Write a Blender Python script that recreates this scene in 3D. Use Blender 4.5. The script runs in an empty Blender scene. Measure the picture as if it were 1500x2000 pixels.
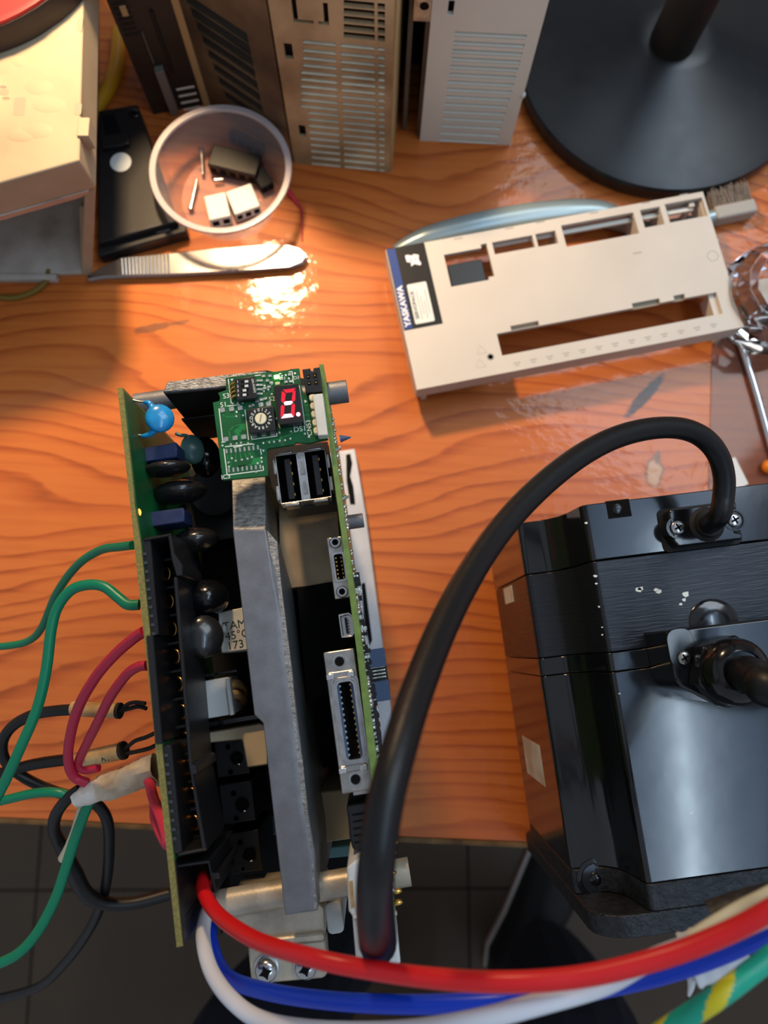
import bpy, bmesh, math, random
from mathutils import Vector, Matrix
random.seed(7)
scene = bpy.context.scene
C = scene.collection
MM = 0.001

# ------------------------------------------------------------------ camera
F_PX, CXP, CYP, HCAM = 1502.0, 750.0, 1000.0, 400.0      # focal length in pixels of a 1500x2000 frame, camera height in mm
_n = Vector((730 - CXP, -(1270 - CYP), -F_PX)).normalized()
ZC = -_n
XC = (Vector((1, 0, 0)) - ZC * ZC.x).normalized()
YC = ZC.cross(XC)
cam_data = bpy.data.cameras.new('camera')
cam_data.sensor_fit = 'VERTICAL'
cam_data.sensor_height = 24.0
cam_data.lens = F_PX / 2000 * 24.0
cam_data.clip_start = 0.01
cam_data.clip_end = 20
cam_data.dof.use_dof = True
cam_data.dof.focus_distance = 0.252
cam_data.dof.aperture_fstop = 8.0
cam = bpy.data.objects.new('camera', cam_data)
C.objects.link(cam)
cam.matrix_world = Matrix((XC, YC, ZC)).to_4x4()
cam.matrix_world.translation = Vector((0, 0, HCAM * MM))
scene.camera = cam

# ------------------------------------------------------------------ world, lights, exposure
world = bpy.data.worlds.new('room_light')
scene.world = world
world.use_nodes = True
bg = world.node_tree.nodes['Background']
bg.inputs[0].default_value = (0.78, 0.86, 1.0, 1)
bg.inputs[1].default_value = 0.32

def area(name, loc, target, size, power, color, shape='SQUARE', size_y=None, spread=None):
    d = bpy.data.lights.new(name, 'AREA')
    d.energy = power
    d.color = color
    d.shape = shape
    d.size = size
    if size_y: d.size_y = size_y
    if spread: d.spread = spread
    o = bpy.data.objects.new(name, d)
    C.objects.link(o)
    o.location = loc
    o.rotation_euler = (Vector(target) - Vector(loc)).to_track_quat('-Z', 'Y').to_euler()
    return o

area('window_daylight', (0.55, 0.70, 1.15), (0.08, 0.1, 0), 0.75, 5.4, (0.80, 0.91, 1.0), 'RECTANGLE', 0.55)
area('ceiling_fixture', (0.66, -0.10, 1.57), (0.66, -0.1, 0), 0.42, 2.7, (0.38, 0.62, 1.0), 'RECTANGLE', 1.5).rotation_euler = (0, 0, 0)
area('ceiling_tube', (0.64, -0.28, 1.55), (0.64, -0.28, 0), 0.03, 2.6, (0.70, 0.87, 1.0), 'RECTANGLE', 1.1).rotation_euler = (0, 0, 0)

scene.view_settings.view_transform = 'Standard'
scene.view_settings.look = 'None'
scene.view_settings.gamma = 1
scene.view_settings.use_curve_mapping = False
scene.view_settings.exposure = 0.28

# ------------------------------------------------------------------ helpers
def wpt(px, py, z):
    """where the sight line through a pixel of the 1500x2000 photo meets height z (mm)"""
    d = Vector((px - CXP, -(py - CYP), -F_PX))
    w = Vector((XC.dot(d), YC.dot(d), ZC.dot(d)))
    t = (z - HCAM) / w.z
    return Vector((w.x * t, w.y * t, z))

class Frame:
    def __init__(self, x=0, y=0, yaw=0, z=0):
        self.o = Vector((x, y, z)); self.yaw = math.radians(yaw)
    def loc(self, p):
        d = p - self.o; c, s = math.cos(self.yaw), math.sin(self.yaw)
        return Vector((d.x * c + d.y * s, -d.x * s + d.y * c, d.z))
    def px(self, px, py, z):
        return self.loc(wpt(px, py, z))
WORLD = Frame()

def lin(c):
    c = c / 255.0
    return c / 12.92 if c <= 0.04045 else ((c + 0.055) / 1.055) ** 2.4
def rgb(t): return (lin(t[0]), lin(t[1]), lin(t[2]), 1)

MATS = {}
def mat(name, col, rough=0.5, metal=0.0, var=0.0, vscale=60, bump=0.0, bscale=400, col2=None, emit=None, estr=0, coat=0, trans=0, ior=1.45, spec=0.5, alpha=1, stretch=(1, 1, 1), rvar=0):
    m = bpy.data.materials.new(name)
    m.use_nodes = True
    nt = m.node_tree; N = nt.nodes; Lk = nt.links
    b = N['Principled BSDF']
    b.inputs['Base Color'].default_value = rgb(col)
    b.inputs['Roughness'].default_value = rough
    b.inputs['Metallic'].default_value = metal
    b.inputs['Specular IOR Level'].default_value = spec
    b.inputs['Coat Weight'].default_value = coat
    b.inputs['Coat Roughness'].default_value = 0.08
    b.inputs['Transmission Weight'].default_value = trans
    b.inputs['IOR'].default_value = ior
    b.inputs['Alpha'].default_value = alpha
    if emit:
        b.inputs['Emission Color'].default_value = rgb(emit)
        b.inputs['Emission Strength'].default_value = estr
    if var or bump or rvar:
        tc = N.new('ShaderNodeTexCoord'); mp = N.new('ShaderNodeMapping')
        mp.inputs['Scale'].default_value = stretch
        Lk.new(tc.outputs['Object'], mp.inputs[0])
    if var:
        n = N.new('ShaderNodeTexNoise'); n.inputs['Scale'].default_value = vscale; n.inputs['Detail'].default_value = 6
        Lk.new(mp.outputs[0], n.inputs[0])
        r = N.new('ShaderNodeValToRGB'); r.color_ramp.elements[0].position = 0.35; r.color_ramp.elements[1].position = 0.68
        c2 = col2 if col2 else tuple(max(0, v * (1 - var)) for v in col)
        r.color_ramp.elements[0].color = rgb(c2); r.color_ramp.elements[1].color = rgb(col)
        Lk.new(n.outputs['Fac'], r.inputs[0]); Lk.new(r.outputs[0], b.inputs['Base Color'])
    if rvar:
        n = N.new('ShaderNodeTexNoise'); n.inputs['Scale'].default_value = vscale * 1.7; n.inputs['Detail'].default_value = 5
        Lk.new(mp.outputs[0], n.inputs[0])
        mr = N.new('ShaderNodeMapRange'); mr.inputs['To Min'].default_value = max(0.02, rough - rvar); mr.inputs['To Max'].default_value = rough + rvar
        Lk.new(n.outputs['Fac'], mr.inputs[0]); Lk.new(mr.outputs[0], b.inputs['Roughness'])
    if bump:
        n = N.new('ShaderNodeTexNoise'); n.inputs['Scale'].default_value = bscale; n.inputs['Detail'].default_value = 4
        Lk.new(mp.outputs[0], n.inputs[0])
        bp = N.new('ShaderNodeBump'); bp.inputs['Strength'].default_value = bump; bp.inputs['Distance'].default_value = 0.0006
        Lk.new(n.outputs['Fac'], bp.inputs['Height']); Lk.new(bp.outputs[0], b.inputs['Normal'])
    MATS[name] = m
    return m

class MB:
    """collects shapes (millimetres) into one mesh"""
    def __init__(s): s.v = []; s.f = []; s.mi = []
    def add(s, vs, fs, mi=0):
        o = len(s.v); s.v += [tuple(p) for p in vs]; s.f += [tuple(i + o for i in f) for f in fs]; s.mi += [mi] * len(fs); return s
    def loft(s, rings, cap0=True, cap1=True, mi=0):
        n = len(rings[0]); vs = [p for r in rings for p in r]; fs = []
        for k in range(len(rings) - 1):
            for i in range(n):
                j = (i + 1) % n
                fs.append((k * n + i, k * n + j, (k + 1) * n + j, (k + 1) * n + i))
        if cap0: fs.append(tuple(range(n))[::-1])
        if cap1: fs.append(tuple((len(rings) - 1) * n + i for i in range(n)))
        return s.add(vs, fs, mi)
    def prism(s, poly, z0, z1, mi=0):
        return s.loft([[(p[0], p[1], z0) for p in poly], [(p[0], p[1], z1) for p in poly]], mi=mi)
    def box(s, x0, x1, y0, y1, z0, z1, mi=0):
        return s.prism([(x0, y0), (x1, y0), (x1, y1), (x0, y1)], z0, z1, mi)
    def rbox(s, cx, cy, w, h, r, z0, z1, n=4, mi=0):
        return s.prism(rrect(cx, cy, w, h, r, n), z0, z1, mi)
    def cyl(s, a, b, r, n=16, r2=None, mi=0):
        a = Vector(a); b = Vector(b); r2 = r if r2 is None else r2
        d = (b - a).normalized(); u = d.orthogonal().normalized(); w = d.cross(u)
        R = lambda c, q: [c + (u * math.cos(2 * math.pi * i / n) + w * math.sin(2 * math.pi * i / n)) * q for i in range(n)]
        return s.loft([R(a, r), R(b, r2)], mi=mi)
    def lathe(s, c, prof, n=32, mi=0, cap0=True, cap1=True):
        return s.loft([[(c[0] + r * math.cos(2 * math.pi * i / n), c[1] + r * math.sin(2 * math.pi * i / n), c[2] + z) for i in range(n)] for r, z in prof], cap0, cap1, mi)
    def tube(s, pts, r, n=12, mi=0, stripe=None):
        P = [Vector(p) for p in pts]; m = len(P)
        rad = r if isinstance(r, (list, tuple)) else [r] * m
        T = [((P[min(i + 1, m - 1)] - P[max(i - 1, 0)]).normalized()) for i in range(m)]
        u = T[0].orthogonal().normalized(); rings = []
        for i in range(m):
            u = (u - T[i] * u.dot(T[i])).normalized(); w = T[i].cross(u)
            rings.append([P[i] + (u * math.cos(2 * math.pi * k / n) + w * math.sin(2 * math.pi * k / n)) * rad[i] for k in range(n)])
        start = len(s.f)
        s.loft(rings, mi=mi)
        if stripe:
            per, frac, m2 = stripe; L = 0; lens = [0]
            for i in range(1, m): L += (P[i] - P[i - 1]).length; lens.append(L)
            for k in range(m - 1):
                for i in range(n):
                    if ((lens[k] / per + i / n) % 1) < frac: s.mi[start + k * n + i] = m2
        return s
    def ell(s, c, rx, ry, rz, n=20, m=12, rot=None):
        rings = []
        for j in range(1, m):
            a = math.pi * j / m - math.pi / 2
            ring = []
            for i in range(n):
                t = 2 * math.pi * i / n
                p = Vector((rx * math.cos(a) * math.cos(t), ry * math.cos(a) * math.sin(t), rz * math.sin(a)))
                if rot: p = rot @ p
                ring.append(Vector(c) + p)
            rings.append(ring)
        o = len(s.v)
        s.loft(rings, False, False)
        b = Vector((0, 0, -rz)); t = Vector((0, 0, rz))
        if rot: b = rot @ b; t = rot @ t
        b += Vector(c); t += Vector(c)
        s.v += [tuple(b), tuple(t)]; ib = len(s.v) - 2; it = ib + 1; last = o + (m - 2) * n
        for i in range(n):
            j = (i + 1) % n
            s.f += [(ib, o + j, o + i), (it, last + i, last + j)]; s.mi += [0, 0]
        return s
    def plate(s, xs, ys, solid, z0, z1, mi=0):
        """a slab cut by rectangular openings: cells of a grid, solid(cx,cy) tells which are there"""
        xs = sorted(set(round(x, 4) for x in xs)); ys = sorted(set(round(y, 4) for y in ys))
        nx, ny = len(xs) - 1, len(ys) - 1
        on = [[solid((xs[i] + xs[i + 1]) / 2, (ys[j] + ys[j + 1]) / 2) for j in range(ny)] for i in range(nx)]
        idx = {}; vs = []; fs = []
        def V(i, j, k):
            if (i, j, k) not in idx: idx[(i, j, k)] = len(vs); vs.append((xs[i], ys[j], z1 if k else z0))
            return idx[(i, j, k)]
        O = lambda i, j: 0 <= i < nx and 0 <= j < ny and on[i][j]
        for i in range(nx):
            for j in range(ny):
                if not on[i][j]: continue
                fs.append((V(i, j, 1), V(i + 1, j, 1), V(i + 1, j + 1, 1), V(i, j + 1, 1)))
                fs.append((V(i, j, 0), V(i, j + 1, 0), V(i + 1, j + 1, 0), V(i + 1, j, 0)))
                if not O(i - 1, j): fs.append((V(i, j, 0), V(i, j, 1), V(i, j + 1, 1), V(i, j + 1, 0)))
                if not O(i + 1, j): fs.append((V(i + 1, j, 0), V(i + 1, j + 1, 0), V(i + 1, j + 1, 1), V(i + 1, j, 1)))
                if not O(i, j - 1): fs.append((V(i, j, 0), V(i + 1, j, 0), V(i + 1, j, 1), V(i, j, 1)))
                if not O(i, j + 1): fs.append((V(i, j + 1, 0), V(i, j + 1, 1), V(i + 1, j + 1, 1), V(i + 1, j + 1, 0)))
        return s.add(vs, fs, mi)
    def mesh(s, name, smooth=40):
        me = bpy.data.meshes.new(name)
        me.from_pydata([(x * MM, y * MM, z * MM) for x, y, z in s.v], [], s.f)
        me.polygons.foreach_set('material_index', s.mi)
        bm = bmesh.new(); bm.from_mesh(me); bmesh.ops.recalc_face_normals(bm, faces=bm.faces); bm.to_mesh(me); bm.free()
        if smooth:
            me.polygons.foreach_set('use_smooth', [True] * len(me.polygons))
            me.set_sharp_from_angle(angle=math.radians(smooth))
        me.update()
        return me
    def build(s, name, m, parent=None, bevel=0, seg=2, smooth=40, kind=None, label=None):
        me = s.mesh(name, smooth)
        for q in (m if isinstance(m, (list, tuple)) else [m]): me.materials.append(MATS[q] if isinstance(q, str) else q)
        o = bpy.data.objects.new(name, me); C.objects.link(o)
        if parent: o.parent = parent
        if bevel:
            bv = o.modifiers.new('bevel', 'BEVEL'); bv.width = bevel * MM; bv.segments = seg; bv.limit_method = 'ANGLE'; bv.angle_limit = math.radians(35)
            bv.harden_normals = False
        if smooth:
            wn = o.modifiers.new('weighted_normal', 'WEIGHTED_NORMAL'); wn.keep_sharp = True; wn.weight = 90
        if kind: o['kind'] = kind
        if label: o['label'] = label
        return o

def rrect(cx, cy, w, h, r, n=4):
    pts = []
    for sx, sy, a0 in ((1, 1, 0), (-1, 1, 90), (-1, -1, 180), (1, -1, 270)):
        for k in range(n + 1):
            a = math.radians(a0 + 90 * k / n)
            pts.append((cx + sx * (w / 2 - r) + r * math.cos(a), cy + sy * (h / 2 - r) + r * math.sin(a)))
    return pts

def spline(pts, k=8):
    P = [Vector(p) for p in pts]; out = []
    for i in range(len(P) - 1):
        p0 = P[max(i - 1, 0)]; p1 = P[i]; p2 = P[i + 1]; p3 = P[min(i + 2, len(P) - 1)]
        for j in range(k):
            t = j / k
            out.append(0.5 * ((2 * p1) + (p2 - p0) * t + (2 * p0 - 5 * p1 + 4 * p2 - p3) * t * t + (3 * p1 - p0 - 3 * p2 + p3) * t ** 3))
    out.append(P[-1])
    return out

def thing(name, label, cat, fr=WORLD, group=None):
    o = bpy.data.objects.new(name, None); C.objects.link(o)
    o.empty_display_size = 0.01
    o.location = fr.o * MM; o.rotation_euler = (0, 0, fr.yaw)
    return tag(o, label, cat, group)
def tag(o, label, cat, group=None):
    o['label'] = label; o['category'] = cat
    if group: o['group'] = group
    return o
def struct(o): o['kind'] = 'structure'; return o
def piece(name, me, parent, loc=(0, 0, 0), rz=0, rot=None):
    o = bpy.data.objects.new(name, me); C.objects.link(o); o.parent = parent
    o.location = Vector(loc) * MM
    o.rotation_euler = rot if rot else (0, 0, rz)
    return o
def withmat(me, *ms):
    for q in ms: me.materials.append(MATS[q])
    return me
def text(name, body, size, loc, rz, m, parent, align='CENTER', rot=None, ext=0.02, xs=1.0, shear=0, label=None, bold=0):
    cu = bpy.data.curves.new(name, 'FONT'); cu.body = body; cu.size = size * MM; cu.align_x = align; cu.align_y = 'CENTER'
    cu.extrude = ext * MM; cu.resolution_u = 3; cu.space_line = 1.0; cu.shear = shear; cu.offset = bold * MM
    t = bpy.data.objects.new(name + '_tmp', cu); C.objects.link(t)
    bpy.context.view_layer.update()
    me = bpy.data.meshes.new_from_object(t.evaluated_get(bpy.context.evaluated_depsgraph_get()))
    bpy.data.objects.remove(t); bpy.data.curves.remove(cu)
    me.materials.clear(); me.materials.append(MATS[m])
    o = bpy.data.objects.new(name, me); C.objects.link(o); o.parent = parent
    o.location = Vector(loc) * MM; o.rotation_euler = rot if rot else (0, 0, rz); o.scale = (xs, 1, 1)
    if label: o['label'] = label
    return o

def wire(name, pts, r, m, label, cat='wire', group=None, n=12, k=8, stripe=None):
    """a cable that is a thing of its own; pts are (px, py, height), or ('w', x, y, z) in mm where the photo does not reach"""
    P = spline([Vector(p[1:]) if p[0] == 'w' else wpt(*p) for p in pts], k)
    if isinstance(r, (list, tuple)):
        rr = []
        for i in range(len(P)):
            t = i / (len(P) - 1) * (len(r) - 1); a = int(min(t, len(r) - 2)); rr.append(r[a] + (r[a + 1] - r[a]) * (t - a))
        r = rr
    o = MB().tube(P, r, n, stripe=stripe).build(name, m, smooth=60)
    return tag(o, label, cat, group)

# ------------------------------------------------------------------ materials
mat('black_plastic', (24, 24, 26), 0.38, bump=0.05, bscale=900, spec=0.5)
mat('black_gloss', (14, 14, 16), 0.16, spec=0.6)
mat('black_matte', (14, 14, 15), 0.7)
mat('dark_cavity', (6, 6, 7), 0.8, spec=0.2)
mat('cast_aluminium', (124, 126, 131), 0.5, 0.6, var=0.1, vscale=180, bump=0.12, bscale=1500, rvar=0.06)
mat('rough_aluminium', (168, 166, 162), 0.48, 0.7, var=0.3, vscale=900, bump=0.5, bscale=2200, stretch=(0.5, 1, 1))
mat('steel', (205, 205, 205), 0.22, 1.0, var=0.12, vscale=300, rvar=0.07)
mat('bright_steel', (225, 225, 225), 0.14, 1.0)
mat('tin', (200, 195, 188), 0.3, 1.0, var=0.18, vscale=250)
mat('brass', (205, 150, 80), 0.3, 1.0)
mat('gold', (225, 180, 95), 0.25, 1.0)
mat('solder', (215, 215, 205), 0.3, 1.0, bump=0.3, bscale=1500)
mat('solder_mask', (14, 96, 50), 0.5, var=0.25, vscale=90, spec=0.35)
mat('solder_mask_light', (30, 124, 62), 0.3, coat=0.2)
mat('board_core', (136, 126, 64), 0.6, var=0.2, vscale=1200)
mat('board_core_green', (112, 140, 66), 0.55, var=0.15, vscale=400)
mat('silkscreen', (225, 232, 220), 0.6)
mat('white_plastic', (215, 212, 200), 0.45, var=0.08, vscale=120)
mat('white_nylon', (206, 208, 205), 0.42)
mat('blue_ceramic', (30, 140, 205), 0.22, var=0.12, vscale=300, coat=0.3)
mat('navy_case', (38, 52, 92), 0.35, var=0.15, vscale=300)
mat('slate_ceramic', (70, 105, 105), 0.3)
mat('varistor', (30, 29, 29), 0.24, coat=0.3)
mat('display_face', (26, 22, 26), 0.35)
mat('segment_dim', (150, 10, 28), 0.4, emit=(255, 16, 46), estr=0.65)
mat('segment_lit', (255, 200, 205), 0.4, emit=(255, 120, 140), estr=6)
mat('led_green', (200, 255, 180), 0.4, emit=(170, 255, 120), estr=6)
mat('led_amber', (255, 150, 80), 0.4, emit=(255, 110, 34), estr=7)
mat('led_off', (200, 205, 150), 0.4)
mat('cream_part', (226, 218, 180), 0.4)
mat('beige_plate', (214, 194, 158), 0.5, var=0.12, vscale=40)
mat('warm_lit_metal', (196, 184, 164), 0.42, 0.45, var=0.15, vscale=150, bump=0.1, bscale=1200)  # warm lamp light on foot and tubes put into a paler metal
mat('plate_aluminium', (206, 207, 211), 0.42, 0.3, var=0.1, vscale=60)
mat('smoked_metal', (186, 164, 132), 0.45, 0.35, var=0.15, vscale=90)
mat('ink_green', (40, 62, 52), 0.6)
mat('dark_print', (52, 54, 58), 0.6)
mat('blue_slate', (62, 80, 112), 0.5)
mat('motor_paint', (15, 17, 22), 0.15, var=0.3, vscale=40, rvar=0.06, bump=0.03, bscale=200, spec=0.7, coat=0.25)
mat('motor_brushed', (34, 37, 44), 0.3, 0.35, bump=0.35, bscale=120, stretch=(1, 14, 1), rvar=0.08)
mat('motor_cast', (46, 49, 54), 0.45, 0.3, bump=0.9, bscale=700, var=0.35, vscale=300)
mat('bare_scratch', (205, 200, 185), 0.4, 0.5)
mat('cover_plastic', (208, 201, 190), 0.55, var=0.05, vscale=18)
mat('cover_inner', (150, 138, 118), 0.6)
mat('label_black', (9, 10, 14), 0.45, spec=0.3)
mat('label_blue', (28, 62, 130), 0.45, spec=0.3)
mat('label_paper', (212, 218, 216), 0.5)
mat('print_grey', (150, 148, 142), 0.7)
mat('print_white', (228, 230, 235), 0.6)
mat('grey_case', (226, 224, 212), 0.55, var=0.06, vscale=14)
mat('shaded_chassis', (120, 112, 100), 0.55, 0.3, var=0.2, vscale=30)  # grey metal side in shadow, the shade put into a darker colour
mat('lit_slat_beige', (238, 232, 204), 0.6, var=0.2, vscale=40)  # paler than the panel: light on the slats put into the colour
mat('olive_cable', (120, 98, 30), 0.5)
mat('room_wall', (176, 172, 164), 0.8)
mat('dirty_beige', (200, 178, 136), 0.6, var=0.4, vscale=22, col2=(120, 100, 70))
mat('shaded_beige', (122, 100, 72), 0.65, var=0.45, vscale=24, col2=(60, 48, 36))  # dirty beige with the shade of the unlit side put in
mat('slot_dark', (20, 17, 14), 0.8)
mat('dark_brown', (44, 38, 32), 0.6, var=0.4, vscale=30)
mat('mid_grey', (108, 106, 98), 0.5)
mat('ivory_edge', (178, 150, 104), 0.55)
mat('lamp_black', (22, 24, 28), 0.3, var=0.15, vscale=60, rvar=0.06)
mat('lamp_pole', (20, 18, 17), 0.5)
mat('ivory_shell', (176, 158, 130), 0.6, var=0.12, vscale=24)
mat('shell_inside', (216, 214, 204), 0.6, var=0.35, vscale=24, col2=(150, 134, 116))
mat('red_plastic', (196, 44, 44), 0.45)
mat('dark_rim', (50, 40, 36), 0.6)
mat('clear_cup', (214, 208, 214), 0.2, trans=0.7, ior=1.2, alpha=0.36)
mat('tweezer_steel', (158, 158, 158), 0.26, 1.0, rvar=0.06)
mat('cup_rim', (222, 212, 212), 0.25, trans=0.45, ior=1.3)
mat('glass', (250, 252, 252), 0.02, trans=1.0, ior=1.5)
mat('clear_sheet', (216, 196, 182), 0.06, trans=0.95, ior=1.3)
mat('yellow_cable', (214, 150, 24), 0.45)
mat('silver_grip', (150, 168, 172), 0.3, 0.45)
mat('brush_base', (170, 165, 156), 0.6)
mat('bristle', (140, 128, 116), 0.8)
mat('orange_bead', (236, 130, 20), 0.35)
mat('paper', (226, 226, 222), 0.7)
mat('green_wire', (0, 116, 82), 0.36)
mat('red_wire', (214, 26, 30), 0.33)
mat('rose_wire', (206, 50, 80), 0.45)
mat('pink_wire', (178, 32, 62), 0.45)
mat('blue_wire', (12, 58, 190), 0.33)
mat('white_wire', (216, 218, 224), 0.38)
mat('yellow_wire', (206, 190, 30), 0.4)
mat('teal_wire', (20, 160, 130), 0.4)
mat('black_wire', (13, 12, 12), 0.45)
mat('black_sheath', (10, 10, 12), 0.42, bump=0.12, bscale=500)
mat('cream_sleeve', (206, 180, 130), 0.55, var=0.25, vscale=90, col2=(150, 110, 60))
mat('wrap_tape', (236, 232, 226), 0.5, var=0.25, vscale=50, col2=(196, 176, 150))
mat('white_tape', (224, 226, 228), 0.4, var=0.08, vscale=60)
mat('braid', (66, 64, 60), 0.5, 0.3, var=0.6, vscale=420, col2=(20, 18, 20))
mat('char', (24, 18, 14), 0.7)
mat('floor_tile', (84, 66, 46), 0.5, var=0.12, vscale=6)
mat('grout', (44, 38, 32), 0.9)
mat('denim', (22, 26, 42), 0.9, var=0.3, vscale=50)
mat('shoe_black', (18, 17, 18), 0.6)
mat('shoe_trim', (200, 196, 186), 0.6)
mat('shoe_red', (150, 28, 36), 0.6)
mat('worn_edge', (120, 92, 52), 0.7, var=0.5, vscale=70, col2=(72, 48, 24), bump=0.6, bscale=220)
mat('table_under', (90, 70, 50), 0.8)
mat('pink_copper', (186, 128, 104), 0.5, 0.4)

def wood():
    m = bpy.data.materials.new('varnished_wood'); m.use_nodes = True
    nt = m.node_tree; N = nt.nodes; L = nt.links; b = N['Principled BSDF']
    tc = N.new('ShaderNodeTexCoord')
    def noise(scale, sx, sy, det=4, dist=0):
        mp = N.new('ShaderNodeMapping'); mp.inputs['Scale'].default_value = (sx, sy, 1)
        L.new(tc.outputs['Object'], mp.inputs[0])
        n = N.new('ShaderNodeTexNoise'); n.inputs['Scale'].default_value = scale; n.inputs['Detail'].default_value = det; n.inputs['Distortion'].default_value = dist
        L.new(mp.outputs[0], n.inputs[0]); return n.outputs['Fac']
    def math_(op, a, c=None, v=None):
        q = N.new('ShaderNodeMath'); q.operation = op
        for i, x in enumerate((a, c)):
            if x is None: continue
            if isinstance(x, (int, float)): q.inputs[i].default_value = x
            else: L.new(x, q.inputs[i])
        return q.outputs[0]
    sep = N.new('ShaderNodeSeparateXYZ'); L.new(tc.outputs['Object'], sep.inputs[0])
    big = noise(1.0, 4.0, 8.5, 1.2)
    mid = noise(1.0, 14, 60, 3)
    v = math_('ADD', math_('MULTIPLY', sep.outputs['Y'], 100), math_('MULTIPLY', big, 15))
    v = math_('ADD', v, math_('MULTIPLY', mid, 0.8))
    fr = math_('FRACT', v)
    ring = N.new('ShaderNodeValToRGB')
    e = ring.color_ramp.elements; e[0].position = 0.0; e[0].color = (0, 0, 0, 1); e[1].position = 0.6; e[1].color = (0.16, 0.16, 0.16, 1)
    x = ring.color_ramp.elements.new(0.9); x.color = (1, 1, 1, 1)
    x = ring.color_ramp.elements.new(0.96); x.color = (0.75, 0.75, 0.75, 1); x = ring.color_ramp.elements.new(1.0); x.color = (0, 0, 0, 1)
    L.new(fr, ring.inputs[0])
    fib = noise(1.0, 30, 1500, 5)
    fib2 = noise(1.0, 9, 240, 4)
    patch = noise(1.0, 5, 7, 3)
    amt = math_('MULTIPLY', ring.outputs[0], math_('MULTIPLY_ADD', patch, 0.9)) if False else math_('MULTIPLY', ring.outputs[0], math_('ADD', math_('MULTIPLY', patch, 1.1), 0.05))
    tot = math_('ADD', math_('MULTIPLY', amt, 0.85), math_('MULTIPLY', math_('SUBTRACT', fib, 0.5), 0.28))
    tot = math_('ADD', tot, math_('MULTIPLY', math_('SUBTRACT', fib2, 0.5), 0.7))
    cr = N.new('ShaderNodeValToRGB')
    cr.color_ramp.elements[0].position = 0.0; cr.color_ramp.elements[0].color = rgb((196, 109, 47))
    cr.color_ramp.elements[1].position = 1.0; cr.color_ramp.elements[1].color = rgb((98, 40, 14))
    y = cr.color_ramp.elements.new(0.35); y.color = rgb((178, 91, 37))
    L.new(tot, cr.inputs[0])
    col = cr.outputs[0]
    # spots with a shape of their own: ink smear, bare patch, scuffs
    def spot(cx, cy, rx, ry, ang, c, col, strength=0.8, nz=0.5):
        mp = N.new('ShaderNodeMapping'); mp.vector_type = 'TEXTURE'
        mp.inputs['Location'].default_value = (cx * MM, cy * MM, 0); mp.inputs['Rotation'].default_value = (0, 0, math.radians(ang)); mp.inputs['Scale'].default_value = (rx * MM, ry * MM, 1)
        L.new(tc.outputs['Object'], mp.inputs[0])
        s2 = N.new('ShaderNodeSeparateXYZ'); L.new(mp.outputs[0], s2.inputs[0])
        d = math_('SQRT', math_('ADD', math_('POWER', s2.outputs[0], 2), math_('POWER', s2.outputs[1], 2)))
        d = math_('ADD', d, math_('MULTIPLY', math_('SUBTRACT', noise(1.0, 160, 160, 3), 0.5), nz * 2))
        r = N.new('ShaderNodeMapRange'); r.interpolation_type = 'SMOOTHSTEP'; r.inputs['From Min'].default_value = 1.1; r.inputs['From Max'].default_value = 0.7
        r.inputs['To Min'].default_value = 0; r.inputs['To Max'].default_value = strength
        L.new(d, r.inputs[0])
        mx = N.new('ShaderNodeMix'); mx.data_type = 'RGBA'; L.new(r.outputs[0], mx.inputs[0]); L.new(col, mx.inputs[6]); mx.inputs[7].default_value = rgb(c)
        return mx.outputs[2]
    tx = TABLE_FR
    def at(px, py):
        p = tx.px(px, py, 0); return p.x, p.y
    for px, py, rx, ry, a, c, st in ((1258, 775, 17, 3.4, 50, (60, 46, 44), 0.95), (1278, 922, 5.2, 9.5, -4, (112, 84, 66), 0.8), (1278, 924, 4.0, 8.2, -4, (196, 158, 124), 0.9),
                                     (1284, 893, 1.6, 4.5, -8, (120, 92, 72), 0.8), (300, 640, 11, 2.6, 16, (92, 62, 46), 0.7), (352, 630, 7, 1.6, 16, (96, 64, 48), 0.6), (1385, 872, 5, 1.2, 40, (120, 90, 74), 0.5)):
        q = at(px, py); col = spot(q[0], q[1], rx, ry, a, c, col, st)
    L.new(col, b.inputs['Base Color'])
    rg = N.new('ShaderNodeMapRange'); rg.inputs['To Min'].default_value = 0.38; rg.inputs['To Max'].default_value = 0.55
    L.new(noise(1.0, 40, 60, 4), rg.inputs[0]); L.new(rg.outputs[0], b.inputs['Roughness'])
    b.inputs['Specular IOR Level'].default_value = 0.22
    b.inputs['Coat Weight'].default_value = 0.5; b.inputs['Coat Roughness'].default_value = 0.07
    bp = N.new('ShaderNodeBump'); bp.inputs['Strength'].default_value = 0.35; bp.inputs['Distance'].default_value = 0.0008
    L.new(noise(1.0, 110, 150, 3), bp.inputs['Height'])
    L.new(bp.outputs[0], b.inputs['Coat Normal'])
    bp2 = N.new('ShaderNodeBump'); bp2.inputs['Strength'].default_value = 0.12; bp2.inputs['Distance'].default_value = 0.0004
    L.new(fib2, bp2.inputs['Height']); L.new(bp2.outputs[0], b.inputs['Normal'])
    MATS['varnished_wood'] = m
TABLE_FR = Frame(-51, -90, -2.7)
wood()

# ================================================================== the setting: tiled floor
fl = MB().box(-1800, 1800, -1500, 1200, -790, -752).build('floor', 'grout'); struct(fl)
tile_me = withmat(MB().box(-148.5, 148.5, -148.5, 148.5, 0, 2.2).mesh('tile'), 'floor_tile')
for i in range(-5, 5):
    for j in range(-4, 3):
        piece('tile', tile_me, fl, (-468 + 151 + 300 * i + 300 * 2, -328 + 150 + 300 * j, -752))

struct(MB().box(-1800, 1800, 1200, 1260, -790, 1800).build('wall_back', 'room_wall'))

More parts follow.
